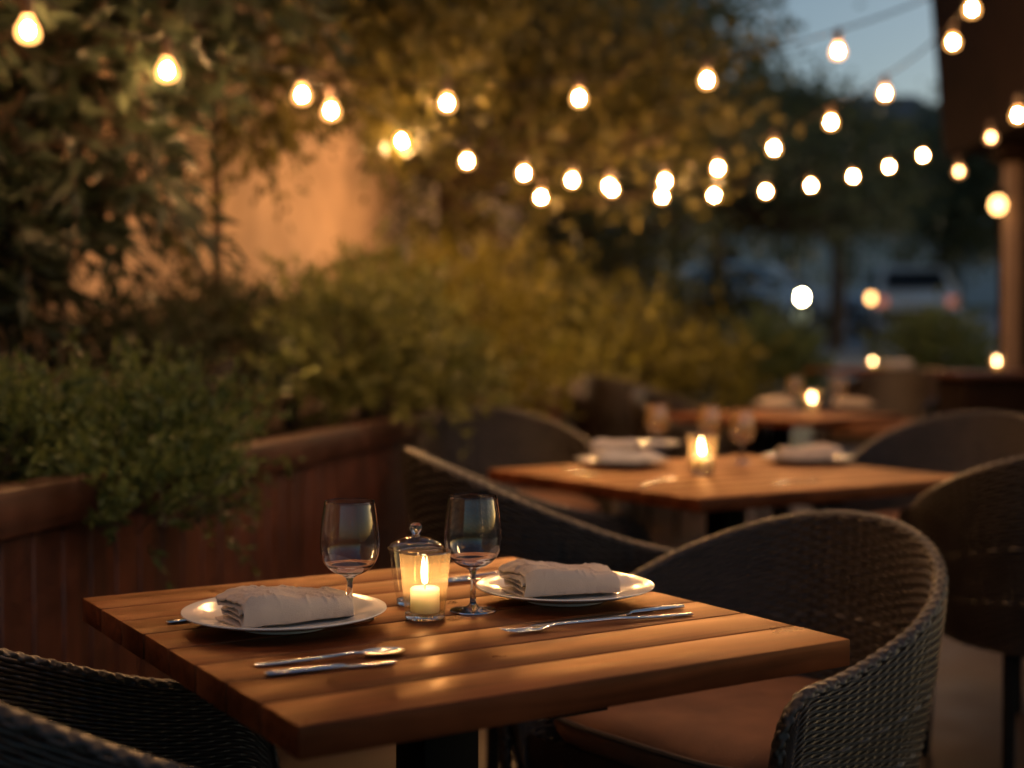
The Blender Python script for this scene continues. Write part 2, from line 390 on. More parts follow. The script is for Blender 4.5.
# ------------------------------------------------------------------ ground, street
ys = [-12, 0, 4, 8, 12, 20, 30, 45, 60, 90, 200, 900]
def strip(name, mat, x0, x1, ylist, dz):
    V = np.array([[(x, y, min(ground(y), 3.2) + dz) for x in (x0, x1)] for y in ylist]); mb = MB(); mb.grid(V); o = mb.build(name, mat, smooth=False)
    return tag(o, kind='structure')
strip('ground', M['grass'], -600, 600, ys, -.06)
mb = MB(); mb.grid(np.array([[(x, y, .0) for x in (-6, 7)] for y in (-4, 8.0)])); tag(mb.build('patio', M['patio'], smooth=False), kind='structure')
strip('terrace', M['patio'], -3.0, 7, [8.0, 10, 12.5, 15], .0)
strip('path', M['asphalt'], 2.9, 7.5, [15.0, 18, 21], .004)
strip('street', M['asphalt'], -60, 60, [20.8, 24, 28, 33, 38], -.03)
for yk in (20.7, 38.0):
    mb = MB(); z = ground(yk)
    mb.box(-60, 2.9 if yk < 30 else 60, yk - .15, yk, z - .3, z + .08)
    if yk < 30: mb.box(7.5, 60, yk - .15, yk, z - .3, z + .08)
    tag(mb.build('kerb', M['kerb'], smooth=False), kind='structure')
mb = MB()
for k in range(-12, 13): 
    y = 29.5; V = [(k * 4, y, ground(y) - .024), (k * 4 + 2, y, ground(y) - .024), (k * 4 + 2, y + .14, ground(y + .14) - .024), (k * 4, y + .14, ground(y + .14) - .024)]
    mb.add(V, [(0, 1, 2, 3)])
tag(mb.build('road_marking', M['paint'], smooth=False), kind='structure')

# ------------------------------------------------------------------ planter and garden wall
PD = np.array([.193, .981]); PN = np.array([-.981, .193]); PP = np.array([-.94, 2.76])
PANG = math.atan2(PD[1], PD[0]) - pi / 2
def along(t, off, z=0):
    q = PP + PD * t + PN * off; return np.array([q[0], q[1], z])
pl = thing('wooden_planter', 'long dark red wooden planter box with vertical boards running beside the tables', 'planter', tuple(along(0, 0)), PANG)
mb = MB(); y = -2.6; k = 0
while y < 6.6:
    w = .115; mb.rbox(-.022 - random.uniform(0, .003), 0, y + .003, y + w - .003, .0, .735, .004, 1); y += w
for x in (-.98, -.10): pass
mb.box(-.045, -.024, -2.6, 6.6, .01, .735)
mb.build('board_face', M['board'], pl)
mb = MB(); mb.rbox(-.060, .028, -2.62, 6.62, .740, .832, .006); mb.build('cap_rail', M['rail'], pl)
mb = MB(); mb.box(-.98, -.046, 6.56, 6.6, .0, .78); mb.build('end_board', M['board'], pl)
mb = MB(); mb.box(-.98, -.046, -2.6, -2.56, .0, .78); mb.build('end_board', M['board'], pl)
n = 40; V = np.array([[(-.98 + .93 * i / 10, -2.55 + 9.1 * j / n, .72 + random.uniform(-.015, .015)) for i in range(11)] for j in range(n + 1)]); mb = MB(); mb.grid(V); mb.build('soil', M['soil'], pl)
wl = thing('garden_wall', 'tall ochre stucco garden wall glowing behind the planting', 'wall', tuple(along(0, 1.0)), PANG)
mb = MB(); mb.box(-.25, 0, -5, 13.2, 0, 3.0); mb.build('wall_face', M['stucco'], wl, smooth=False)
mb = MB(); mb.rbox(-.29, .04, -5, 13.24, 3.001, 3.08, .01); mb.build('coping', M['kerb'], wl)

# ------------------------------------------------------------------ shrubs in the planter
soil = .72
b0 = along(.35, .22, soil)
shrub('feathery_shrub', 'low feathery dark green shrub spilling over the near planter rail', 'shrub', b0,
      [((-.42, -.28, .09), (.34, .34, .19)), ((-.12, -.12, .10), (.36, .34, .18)), ((.14, .22, .11), (.30, .34, .17)), ((.22, -.05, .0), (.24, .36, .16)), ((-.3, .3, .10), (.3, .36, .16))],
      1650, 14, .037, .145, M['l_conifer'], 10, .10, .36, up=.45, spread=.75)
b1 = along(2.75, .27, soil)
shrub('leafy_shrub', 'pale olive leafy shrub hanging over the planter behind the wine glasses', 'shrub', b1,
      [((.05, .1, .30), (.42, .55, .34)), ((.22, .0, .16), (.36, .45, .2)), ((-.05, .65, .35), (.42, .5, .38)), ((.2, .75, .15), (.34, .5, .26))],
      900, 12, .060, .24, M['l_bush'], 10, .22, .42)
b2 = along(2.15, .68, soil)
shrub('dark_shrub', 'dark green shrub at the foot of the stucco wall', 'shrub', b2,
      [((-.25, -.15, .22), (.35, .5, .32)), ((.0, .5, .3), (.3, .5, .35))], 800, 10, .045, .2, M['l_dark'], 8, .15, .42)
b3 = along(4.55, .35, soil)
shrub('yellow_shrub', 'yellow green shrub lit warm halfway along the planter', 'shrub', b3,
      [((-.05, -.3, .35), (.45, .6, .5)), ((.1, .5, .4), (.5, .6, .5)), ((.25, .0, .1), (.4, .8, .3))], 900, 11, .06, .28, M['l_amber'], 8, .2, .45)
b4 = along(6.9, .0, 0)
shrub('golden_shrub', 'tall golden green bush beyond the far end of the planter', 'shrub', b4,
      [((.3, .2, .75), (.75, .6, .75)), ((.9, .6, .6), (.6, .6, .62)), ((-.3, .3, .9), (.5, .5, .7))], 1100, 11, .07, .3, M['l_amber'], 8, .2, .45)
for (px, Y, r, h, lab) in ((772, 12.2, .52, 1.15, 'rounded clipped green bush left of the path to the street'), (935, 12.0, .60, 1.20, 'rounded clipped dark bush in front of the silver car')):
    x = (px - 512) / F * Y
    shrub('clipped_bush', lab, 'bush', (x, Y, ground(Y)), [((0, 0, h * .5), (r, r, h * .5)), ((.1, .1, h * .35), (r, r, h * .35))], 800, 10, .06, .14, M['l_hedge'], 6, .05, .5, 'clipped bushes by the street')

# leafy tall plant left: canes with big leaves
def big_leaf_plant(label, base, region, nspr, per, ls, mat, canes, name='cane_plant', group=None):
    root = thing(name, label, 'plant', tuple(base), 0, group)
    mb = MB(); St, Di, Ln = [], [], []
    for (x, y, lean, h) in canes:
        pts = [np.array((x + lean * t * t, y + .1 * sin(3 * t), h * t)) for t in np.linspace(0, 1, 7)]
        mb.tube(pts, np.linspace(.010, .005, 7), 6)
    mb.tube([(canes[0][0], canes[0][1], .0)] + [(c[0], c[1], .01) for c in canes[1:]], .009, 6)
    for _ in range(nspr):
        c, r = random.choice(region); d = rand_dirs(1)[0]
        p = np.array(c) + d * np.array(r) * random.random() ** .45
        dd = d * .6 + RNG.normal(size=3) * .5; dd[2] = dd[2] * .5 - .05; dd /= np.linalg.norm(dd)
        St.append(p); Di.append(dd); L = random.uniform(.16, .34); Ln.append(L)
        e = p + dd * L; e[2] -= .3 * L; mb.tube([p - dd * .12, p, e], [.004, .003, .0012], 4, False)
    C, D, s = sprig_cloud(np.array(St), np.array(Di), np.array(Ln), per, ls, .3, 1.0); D[:, 2] -= .35
    leaves_mesh('foliage', C, D, s, mat, root, .27, .3)
    mb.build('stem', M['cane'], root); return root
bb = along(1.35, .74, soil)
big_leaf_plant('tall dark plant with broad leaves and bare canes at the left edge', bb,
    [((-.15, .1, 1.0), (.5, .4, .35)), ((-.05, .3, 1.5), (.5, .4, .35)), ((-.25, 0, 1.4), (.5, .5, .6)), ((-.35, -.1, .75), (.35, .3, .25)), ((.3, .25, 1.75), (.5, .4, .25)), ((.1, .3, 1.9), (.8, .5, .3))],
    900, 8, .145, M['l_big'],
    [(-.48 + .09 * i + random.uniform(-.03, .03), random.uniform(-.15, .25), random.uniform(-.1, .25), random.uniform(1.3, 2.0)) for i in range(6)])
# slender tree by the wall
sb = along(2.78, .84, soil)
def slender_tree():
    root = thing('slender_tree', 'slender tree with a thin dark trunk against the lit stucco wall', 'tree', tuple(sb))
    mb = MB(); mb.tube([(0, 0, 0), (.005, 0, .9), (-.01, 0, 1.7), (.0, 0, 2.3)], [.024, .021, .018, .012], 8)
    St, Di, Ln = [], [], []
    reg = [((-.55, .1, 1.75), (.5, .4, .28)), ((.55, .2, 1.8), (.6, .4, .30)), ((.05, -.1, 1.95), (.95, .5, .34)), ((-.5, -.1, 1.95), (.6, .4, .35)), ((.2, -.05, 1.42), (.17, .15, .22)), ((.62, .25, 1.5), (.2, .2, .16)), ((-.3, 0, .95), (.22, .2, .25)), ((-.42, -.1, .6), (.2, .2, .3)), ((.8, .4, 2.05), (.4, .3, .25))]
    w = [1.2, 1.5, 1.5, 1.2, .3, .4, .35, .35, 1]
    for _ in range(1300):
        c, r = random.choices(reg, w)[0]; d = rand_dirs(1)[0]; p = np.array(c) + d * np.array(r) * random.random() ** .4
        dd = d * .5 + RNG.normal(size=3) * .5; dd[2] -= .25; dd /= np.linalg.norm(dd); L = random.uniform(.15, .3)
        St.append(p); Di.append(dd); Ln.append(L)
    for c, r in reg:
        c = np.array(c); a = np.array((0, 0, max(.4, c[2] - .35))); mb.tube([a, (a + c) / 2 + (0, 0, .05), c], [.010, .007, .003], 5)
        for k in range(5):
            e = c + rand_dirs(1)[0] * np.array(r) * .9; mb.tube([c, (c + e) / 2, e], [.004, .003, .0015], 4)
    C, D, s = sprig_cloud(np.array(St), np.array(Di), np.array(Ln), 9, .085, .35, 1.0); D[:, 2] -= .3
    leaves_mesh('crown', C, D, s, M['l_vine'], root, .4, .3); mb.build('trunk', M['bark'], root)
slender_tree()

# ------------------------------------------------------------------ trees
Y = 8.7; x = (446 - 512) / F * Y
tree('broad_tree', 'warm lit broad tree whose brown trunk rises past the end of the stucco wall', (x, Y, soil), [(0, 0, 0), (.03, 0, .8), (-.02, .05, 1.5)], .085,
     [((.1, 0, 2.4), (1.1, .9, .75)), ((.95, .2, 2.4), (.8, .8, .7)), ((-.5, .2, 2.5), (.9, .6, .6)), ((.35, 0, 1.55), (.75, .5, .3)), ((1.45, 0, 1.85), (.4, .4, .4)), ((.0, -.1, .95), (.28, .25, .3)), ((.4, .1, .8), (.3, .3, .35))], 260, 46, .085, M['l_vine'], .2)
Y = 14; x = (560 - 512) / F * Y
tree('bushy_tree', 'low bushy brown green tree behind the golden bush', (x, Y, ground(Y)), [(0, 0, 0), (0, 0, .8), (.1, 0, 1.4)], .1,
     [((0, 0, 1.9), (1.1, 1, 1.1)), ((.8, .3, 1.6), (.9, .9, .9)), ((-.7, .2, 2.4), (.9, .9, .9)), ((.3, .2, 3.4), (1.3, 1, 1.0)), ((1.2, .4, 3.0), (.9, .9, 1.2))], 260, 40, .11, M['l_tree'], .24)
for (px, Y, th, cr, lab) in (
    (715, 19, 2.2, [((-1.0, 0, 4.6), (1.9, 1.8, 1.8)), ((.5, .2, 3.2), (1.6, 1.5, 1.2)), ((-1.2, 0, 3.4), (1.4, 1.4, 1.3)), ((-1.6, 0, 6.2), (1.9, 1.6, 1.4)), ((1.6, .3, 2.6), (1.2, 1.1, .8))], 'large dark tree in the middle distance behind the string lights'),
    (590, 21, 2.4, [((0, 0, 5.0), (2.2, 1.8, 2.2)), ((-1.5, 0, 4.0), (2.0, 1.6, 2.0)), ((.9, .2, 3.4), (1.6, 1.5, 1.3)), ((-.3, 0, 7.4), (2.2, 1.6, 1.6))], 'dark tree behind the warm lit broad tree'),
    (940, 27, 1.8, [((0, 0, 3.2), (1.3, 1.2, 1.4)), ((.8, .2, 2.8), (1.2, 1.1, 1.5)), ((1.4, 0, 4.2), (1.0, 1, 1.5))], 'dark tree standing over the silver car near the timber building'),
    (835, 24, 1.9, [((0, 0, 3.0), (1.3, 1.2, 1.0)), ((-1.2, .1, 3.7), (1.1, 1.1, 1.1)), ((-.2, .1, 3.6), (.9, .9, .6))], 'dark tree above the street between the parked cars'),
    (400, 17, 2.2, [((0, 0, 4.2), (2.2, 1.8, 1.9)), ((1.4, 0, 3.3), (1.5, 1.4, 1.4)), ((-2.2, 0, 4.2), (2.2, 1.8, 1.8))], 'dark tree rising above the coping of the stucco wall')):
    x = (px - 512) / F * Y
    tree('street_tree', lab, (x, Y, ground(Y)), [(0, 0, 0), (.05, 0, th * .5), (0, 0, th)], .16, cr, 300, 40, .17, M['l_tree'], .36, group='dark trees along the street')
# low hedge closing the view
hz = 17.2
shrub('hedge', 'dark hedge running behind the tree trunks towards the street', 'hedge', (2.0, hz, ground(hz)), [((-2.2, 0, .7), (1.3, .5, .75)), ((-.6, 0, .7), (1.3, .5, .7)), ((.7, 0, .65), (.8, .5, .65))], 900, 9, .11, .25, M['l_dark'], 6, .1, .5)

# ------------------------------------------------------------------ buildings
def house(name, label, x0, x1, y0, y1, z0, h, mat, roof, wins, gable=True):
    root = thing(name, label, 'building', ((x0 + x1) / 2, y0, z0)); w = (x1 - x0) / 2; d = y1 - y0
    mb = MB(); mb.box(-w, w, 0, d, -1, h); mb.build('wall', mat, root, smooth=False)
    mb = MB(); e = .35; rh = 1.8
    V = [(-w - e, -e, h), (w + e, -e, h), (w + e, d + e, h), (-w - e, d + e, h), (-w - e, d / 2, h + rh), (w + e, d / 2, h + rh)]
    mb.add(V, [(0, 1, 5, 4), (2, 3, 4, 5), (1, 2, 5), (3, 0, 4), (3, 2, 1, 0)]); mb.build('roof', M['slate'], root, smooth=False)
    for (wx, wz, ww, wh) in wins:
        mb = MB(); t = .08
        mb.box(wx - ww / 2 - t, wx - ww / 2, -.06, .05, wz, wz + wh); mb.box(wx + ww / 2, wx + ww / 2 + t, -.06, .05, wz, wz + wh)
        mb.box(wx - ww / 2 - t, wx + ww / 2 + t, -.06, .05, wz + wh, wz + wh + t); mb.box(wx - ww / 2 - t, wx + ww / 2 + t, -.12, .05, wz - t, wz)
        f = mb.build('window', M['frame'], root, smooth=False)
        mb = MB(); mb.box(wx - ww / 2, wx + ww / 2, -.02, -.01, wz, wz + wh); mb.build('pane', M['pane'], f, smooth=False)
    return root
wn = [(-3 + 2 * i, zz, .9, 1.3) for i in range(4) for zz in (.9, 3.6)]
house('town_house', 'beige house across the street seen between the dark trees', 6.0, 14.5, 46, 54, 2.4, 6.2, M['beige'], 'slate', wn)
house('town_house', 'grey house across the street left of the beige house', -7, 5.2, 47, 55, 2.4, 5.6, M['greyr'], 'slate', [(-4 + 2 * i, zz, .9, 1.3) for i in range(5) for zz in (.9, 3.4)])
house('town_house', 'grey house across the street right of the beige house', 15.6, 28, 47, 55, 2.4, 6.0, M['greyr'], 'slate', [(-4 + 2 * i, zz, .9, 1.3) for i in range(5) for zz in (.9, 3.4)])
# timber building on the right
Y = 8.9
tb = thing('timber_building', 'dark timber building with overhanging upper storey and pale corner post', 'building', (2.96, Y, 0))
mb = MB(); mb.box(.40, 5, -3.4, .5, 0, 2.38); mb.build('wall', M['timber'], tb, smooth=False)
mb = MB(); V = [(.02, -3.6, 2.42), (5, -3.6, 2.42), (5, .5, 2.42), (.02, .5, 2.42), (-.16, -3.6, 4.4), (5, -3.6, 4.4), (5, .5, 4.4), (-.16, .5, 4.4)]
mb.add(V, [(0, 3, 2, 1), (4, 5, 6, 7), (0, 1, 5, 4), (2, 3, 7, 6), (3, 0, 4, 7), (1, 2, 6, 5)]); mb.build('upper_storey', M['timber'], tb, smooth=False)
mb = MB()
for k in range(9): mb.box(.25 + k * .5, .33 + k * .5, -3.63, -3.602, 2.43, 4.35)
mb.build('batten', M['timber'], tb, smooth=False)
mb = MB(); mb.rbox(.225, .32, -.16, -.06, 0, 2.30, .01); mb.build('post', M['post'], tb)
mb = MB(); mb.rbox(.16, .39, -.22, .0, 2.301, 2.415, .01); mb.build('bracket', M['timber'], tb)
mb = MB(); V = [(-.4, -4, 4.402), (5.3, -4, 4.402), (5.3, .9, 4.402), (-.4, .9, 4.402), (-.4, -1.6, 6), (5.3, -1.6, 6)]
mb.add(V, [(0, 1, 5, 4), (2, 3, 4, 5), (1, 2, 5), (3, 0, 4), (3, 2, 1, 0)]); mb.build('roof', M['slate'], tb, smooth=False)
# sideboard with candle
sbx = thing('sideboard', 'dark wooden serving sideboard in front of the pale post', 'sideboard', (3.15, 8.05, 0))
mb = MB(); mb.rbox(-.55, 1.2, -.25, .25, .08, .93, .008); mb.build('cabinet', M['timber'], sbx)
mb = MB(); mb.rbox(-.6, 1.25, -.29, .29, .932, .97, .008); mb.build('counter', M['rail'], sbx)
for i in range(3): mb = MB(); mb.rbox(-.5 + i * .56, .02 + i * .56, -.268, -.251, .14, .88, .004); d_ = mb.build('door', M['timber'], sbx); mb = MB(); mb.lathe([(0, 0), (.014, .0), (.014, .02), (0, .02)], (-.06 + i * .56, -.285, .6), 10); mb.build('handle', M['steel'], d_)
for sx in (-.5, 1.14):
    for sy in (-.2, .2): mb = MB(); mb.box(sx - .03, sx + .03, sy - .03, sy + .03, 0, .079); mb.build('leg', M['black'], sbx)

# ------------------------------------------------------------------ vehicles
def car(label, loc, rz, paint, van=False):
    root = thing('parked_car', label, 'car', loc, rz)
    # local: length along +X is the front; built from cross-sections
    L = 4.3; hw = .88
    st = [(-2.15, .50, .78, .70), (-2.05, .36, .95, .84), (-1.2, .28, .98, .88), (0, .26, .98, .89), (1.0, .28, .96, .88), (1.8, .34, .86, .84), (2.12, .45, .70, .70)]
    V = []
    for (x, zb, zt, w) in st:
        V.append([(x, -w * .92, zb), (x, -w, zb + .15), (x, -w, zt - .12), (x, -w * .9, zt), (x, w * .9, zt), (x, w, zt - .12), (x, w, zb + .15), (x, w * .92, zb)])
    V = np.array(V); mb = MB(); mb.grid(np.concatenate([V, V[:, :1]], 1)); n = 8
    mb.add(V[0], [tuple(range(8))]); mb.add(V[-1], [tuple(range(7, -1, -1))]); mb.build('body', paint, root)
    rr = 1.2 if not van else 1.75
    mb = MB(); st = [(-2.0, .95, .76), (-1.55, 1.44, .62), (-.9, 1.50, .60), (.2, 1.48, .60), (1.05, .95, .74)]
    V = np.array([[(x, -.80 if zt < 1 else -w - .08, .94), (x, -w, zt), (x, w, zt), (x, .80 if zt < 1 else w + .08, .94)] for (x, zt, w) in st]); mb.grid(V); mb.build('cabin', paint, root)
    mb = MB(); mb.add([(-1.97, -.62, 1.02), (-1.97, .62, 1.02), (-1.63, .52, 1.38), (-1.63, -.52, 1.38)], [(0, 1, 2, 3)]); 
    V = np.array(mb.v[0]); V[:, 0] -= .012; mb.v[0] = V; mb.build('rear_window', M['pane'], root, smooth=False)
    mb = MB(); mb.add([(1.02, -.62, 1.0), (1.02, .62, 1.0), (.32, .52, 1.42), (.32, -.52, 1.42)], [(0, 1, 2, 3)]); V = np.array(mb.v[0]); V[:, 0] += .02; V[:, 2] += .02; mb.v[0] = V; mb.build('windscreen', M['pane'], root, smooth=False)
    for s in (-1, 1):
        mb = MB(); mb.add([(-1.5, s * .715, 1.03), (.75, s * .73, 1.03), (.15, s * .645, 1.40), (-1.3, s * .645, 1.40)], [(0, 1, 2, 3)]); mb.build('side_window', M['pane'], root, smooth=False)
        mb = MB(); mb.rbox(-2.17, -2.06, s * .68 - .12, s * .68 + .12, .70, .86, .02); mb.build('tail_light', M['tail'], root)
        mb = MB(); mb.rbox(2.03, 2.13, s * .58 - .11, s * .58 + .11, .60, .72, .02); mb.build('headlight', M['pane'], root)
        for wx in (-1.35, 1.35):
            mb = MB(); pts = []; n = 20; prof = [(.0, -.1), (.29, -.1), (.32, -.07), (.32, .07), (.29, .1), (.0, .1)]
            V = np.array([[(wx + r * cos(2 * pi * k / n), s * .80 + t, .32 + r * sin(2 * pi * k / n)) for k in range(n + 1)] for r, t in prof]); mb.grid(V); w_ = mb.build('wheel', M['tyre'], root)
            mb = MB(); V = np.array([[(wx + r * cos(2 * pi * k / n), s * (.905), .32 + r * sin(2 * pi * k / n)) for k in range(n + 1)] for r in (.0, .2)]); mb.grid(V); mb.build('rim', M['steel'], w_)
    mb = MB(); mb.rbox(-2.19, -2.08, -.75, .75, .42, .60, .03); mb.build('bumper', M['black'], root)
    mb = MB(); mb.box(-2.20, -2.185, -.26, .26, .62, .73); mb.build('number_plate', M['frame'], root, smooth=False)
    return root
slope = math.atan(.069)
Y = 27; c1 = car('silver car parked tail first on the street behind the clipped bush', ((922 - 512) / F * Y, Y + 1.5, ground(Y + 1.5) - .03), radians(82), M['silver']); c1.rotation_euler = (0, -slope, radians(82))
Y = 30; c2 = car('pale blue car parked at an angle beyond the dark tree trunks', ((760 - 512) / F * Y, Y, ground(Y) - .03), radians(-35), M['white'])

# low path lamps
def bollard(label, px, py, Y, mat):
    p = P(px, py, Y); g = ground(Y); root = thing('path_lamp', label, 'lamp', (p[0], p[1], g), 0)
    h = p[2] - g
    mb = MB(); mb.tube([(0, 0, 0), (0, 0, h - .07)], .025, 10); mb.build('post', M['black'], root)
    mb = MB(); mb.lathe([(.001, h - .07), (.04, h - .07), (.055, h), (.04, h + .06), (.001, h + .065)], n=16); mb.build('lamp_globe', mat, root)
    mb = MB(); mb.lathe([(.001, h + .12), (.075, h + .07), (.001, h + .068)], n=16); mb.build('cap', M['black'], root)
bollard('bright white path lamp on a thin post left of the street opening', 802, 297, 21, M['head'])
bollard('amber path lamp on a thin post left of the silver car', 871, 298, 21, M['amberl'])

# ------------------------------------------------------------------ string lights
bulb_me = None
def bulb_mesh():
    mb = MB(); R = .026
    K = 1.08
    prof = [(.013, 0), (.0155, -.009), (.023, -.021), (.0290, -.034), (.0305, -.045), (.0275, -.058), (.017, -.067), (.001, -.071)]
    mb.lathe([(r * K, z * K) for r, z in prof], n=14); return mb
def fit_bulb(root, p, dim):
    mb = MB(); mb.lathe([(.001, .012), (.011, .010), (.017, -.004), (.017, -.05), (.013, -.055), (.001, -.055)], tuple(p), 12); mb.build('socket', M['brass'], root)
    q = np.array([p[0], p[1], p[2] - .050])
    m = bulb_mesh(); m.v = [v + q for v in m.v]; b = m.build('bulb', M['dimbulb'] if dim else M['bulb'], root)
    m = MB(); m.lathe([(.001, -.022), (.008, -.027), (.0125, -.034), (.0135, -.043), (.0105, -.053), (.001, -.058)], tuple(q), 10); m.build('filament', M['dimfil'] if dim else M['filament'], b)
def string_light(label, pts, ext0, ext1, dim=()):
    P0 = [P(*p) for p in pts]
    root = thing('string_light', label, 'string light', tuple(P0[0] + np.array([0, 0, .09])), 0, 'warm bulb strings over the terrace'); o0 = P0[0] + np.array([0, 0, .09])
    w = [P(*ext0) - o0] if ext0 else []
    tops = [p + np.array([0, 0, .095]) - o0 for p in P0]
    allp = ([P(*ext0) - o0] if ext0 else []) + tops + ([P(*ext1) - o0] if ext1 else [])
    pts_ = []
    for a, b in zip(allp[:-1], allp[1:]):
        L = np.linalg.norm(b - a)
        for t in np.linspace(0, 1, 7)[:-1]:
            q = a + (b - a) * t; q = q + np.array([0, 0, -.03 * L * 4 * t * (1 - t)]); pts_.append(q)
    pts_.append(allp[-1]); mb = MB(); mb.tube(pts_, .005, 6); mb.build('wire', M['wire'], root)
    for i, p in enumerate(tops):
        fit_bulb(root, p, i in dim)
D1 = 6.0
string_light('nearest bulb string sagging across the whole view from the leafy plant', [(28, 32, 3.5), (167, 72, 4.1), (302, 96, 4.9), (447, 104, 5.6), (579, 99, D1), (707, 81, D1), (838, 52, D1)], (-110, -30, 2.9), (985, -30, 6.0))
string_light('second bulb string dipping from the slender tree and rising to the timber eave',
    [(331, 112, 5.0), (402, 142, 5.9), (467, 162, 7.0), (524, 174, 7.3), (572, 181, 7.6), (609, 187, 7.7), (665, 182, 7.8), (718, 169, 7.8), (774, 149, 7.7), (831, 123, 7.6), (885, 94, 7.2), (953, 43, 6.6), (972, 10, 6.1)], (262, 60, 4.3), (1040, -60, 5.6))
string_light('farthest bulb string of small bulbs running back towards the street trees',
    [(541, 198, 7.8), (612, 190, 7.9), (662, 197, 8.2), (714, 196, 8.8), (766, 192, 9.7), (811, 186, 10.8), (853, 177, 12.0), (889, 167, 12.9), (923, 156, 13.8)], (462, 170, 7.6), (965, 140, 14.5))
string_light('short bulb string with dim bulbs under the timber eave at the right edge', [(1018, 116, 6.8), (991, 138, 7.9), (959, 172, 8.5)], (1070, 60, 6.0), (935, 165, 8.7), dim=(1, 2))
# unseen overhead strings, added out of the picture to light the seating
def over(label, a, b, n, sag=.25):
    a = np.array(a, float); b = np.array(b, float)
    root = thing('string_light', label, 'string light', tuple(a), 0, 'warm bulb strings over the terrace')
    f = lambda t: (b - a) * t + np.array([0, 0, -4 * sag * t * (1 - t)])
    mb = MB(); mb.tube([f(t) for t in np.linspace(0, 1, 30)], .005, 6); mb.build('wire', M['wire'], root)
    for i in range(n):
        p = f((i + .5) / n)
        fit_bulb(root, p, False)
over('unseen bulb string added overhead across the front table to light it', (-1.75, 3.1, 2.80), (3.2, 3.9, 2.75), 8)

over('unseen bulb string added overhead just behind the viewer as fill light', (-2.0, 1.5, 2.55), (3.2, 1.0, 2.6), 4)  # added behind the camera as warm frontal fill

# lantern on the post
p = P(998, 202, 8.72)
ln = thing('wall_lantern', 'small glowing lantern hung on the pale post', 'lantern', (p[0], p[1], p[2] - .06))
mb = MB(); mb.lathe([(.001, -.012), (.022, -.008), (.040, .012), (.047, .038), (.042, .064), (.026, .088), (.001, .096)], n=16); mb.build('lamp_glass', M['amberl'], ln)
mb = MB(); mb.lathe([(.001, .16), (.06, .10), (.001, .099)], n=16); mb.tube([(0, 0, .15), (.0, .12, .17)], .008, 6); mb.build('bracket', M['black'], ln)

# garden spotlights on the wall
def uplight(label, base, target, watt, ang, col=(1, .60, .30)):
    root = thing('garden_spotlight', label, 'spotlight', tuple(base), 0, 'spotlights in the planting')
    d = np.array(target) - np.array(base); d /= np.linalg.norm(d)
    mb = MB(); mb.tube([(0, 0, 0), (0, 0, .1)], .008, 8); mb.build('spike', M['black'], root)
    mb = MB(); c = np.array([0, 0, .12]); pts = [c - d * .05, c, c + d * .05]; mb.tube(pts, [.03, .035, .038], 14, False); mb.build('lamp_head', M['black'], root)
    l = bpy.data.lights.new('spot', 'SPOT'); l.energy = watt; l.spot_size = radians(ang); l.spot_blend = .9; l.color = col; l.shadow_soft_size = .03
    o = bpy.data.objects.new('lamp', l); COL.objects.link(o); o.parent = root; o.location = c + d * .055
    from mathutils import Vector
    o.rotation_euler = Vector(d).to_track_quat('-Z', 'Y').to_euler()
uplight('small spotlight in the soil lighting the wall behind the slender tree', along(3.95, .55, soil), along(4.1, 1.0, 2.05), 19, 105)
uplight('small spotlight in the soil lighting the far end of the wall', along(6.4, .55, soil), along(7.6, 1.0, 2.2), 40, 90)
uplight('small spotlight on the ground lighting the broad tree crown', along(6.85, .15, .0), (.4, 10.6, 3.2), 45, 80)
uplight('small spotlight under the leafy shrub pointing at the golden bush', along(5.4, .15, soil), (.6, 9.6, 1.0), 105, 110)

uplight('unseen small spotlight added behind the feathery shrub to brighten the leafy shrub', along(1.15, .12, soil + .18), along(2.6, .1, 1.3), 12, 110)  # hidden lamp added to lift the leafy shrub
uplight('unseen small spotlight added in the soil to warm the slender tree crown', along(2.6, .45, soil), along(3.0, .6, 2.6), 14, 90)  # hidden lamp added to turn the dull crown amber

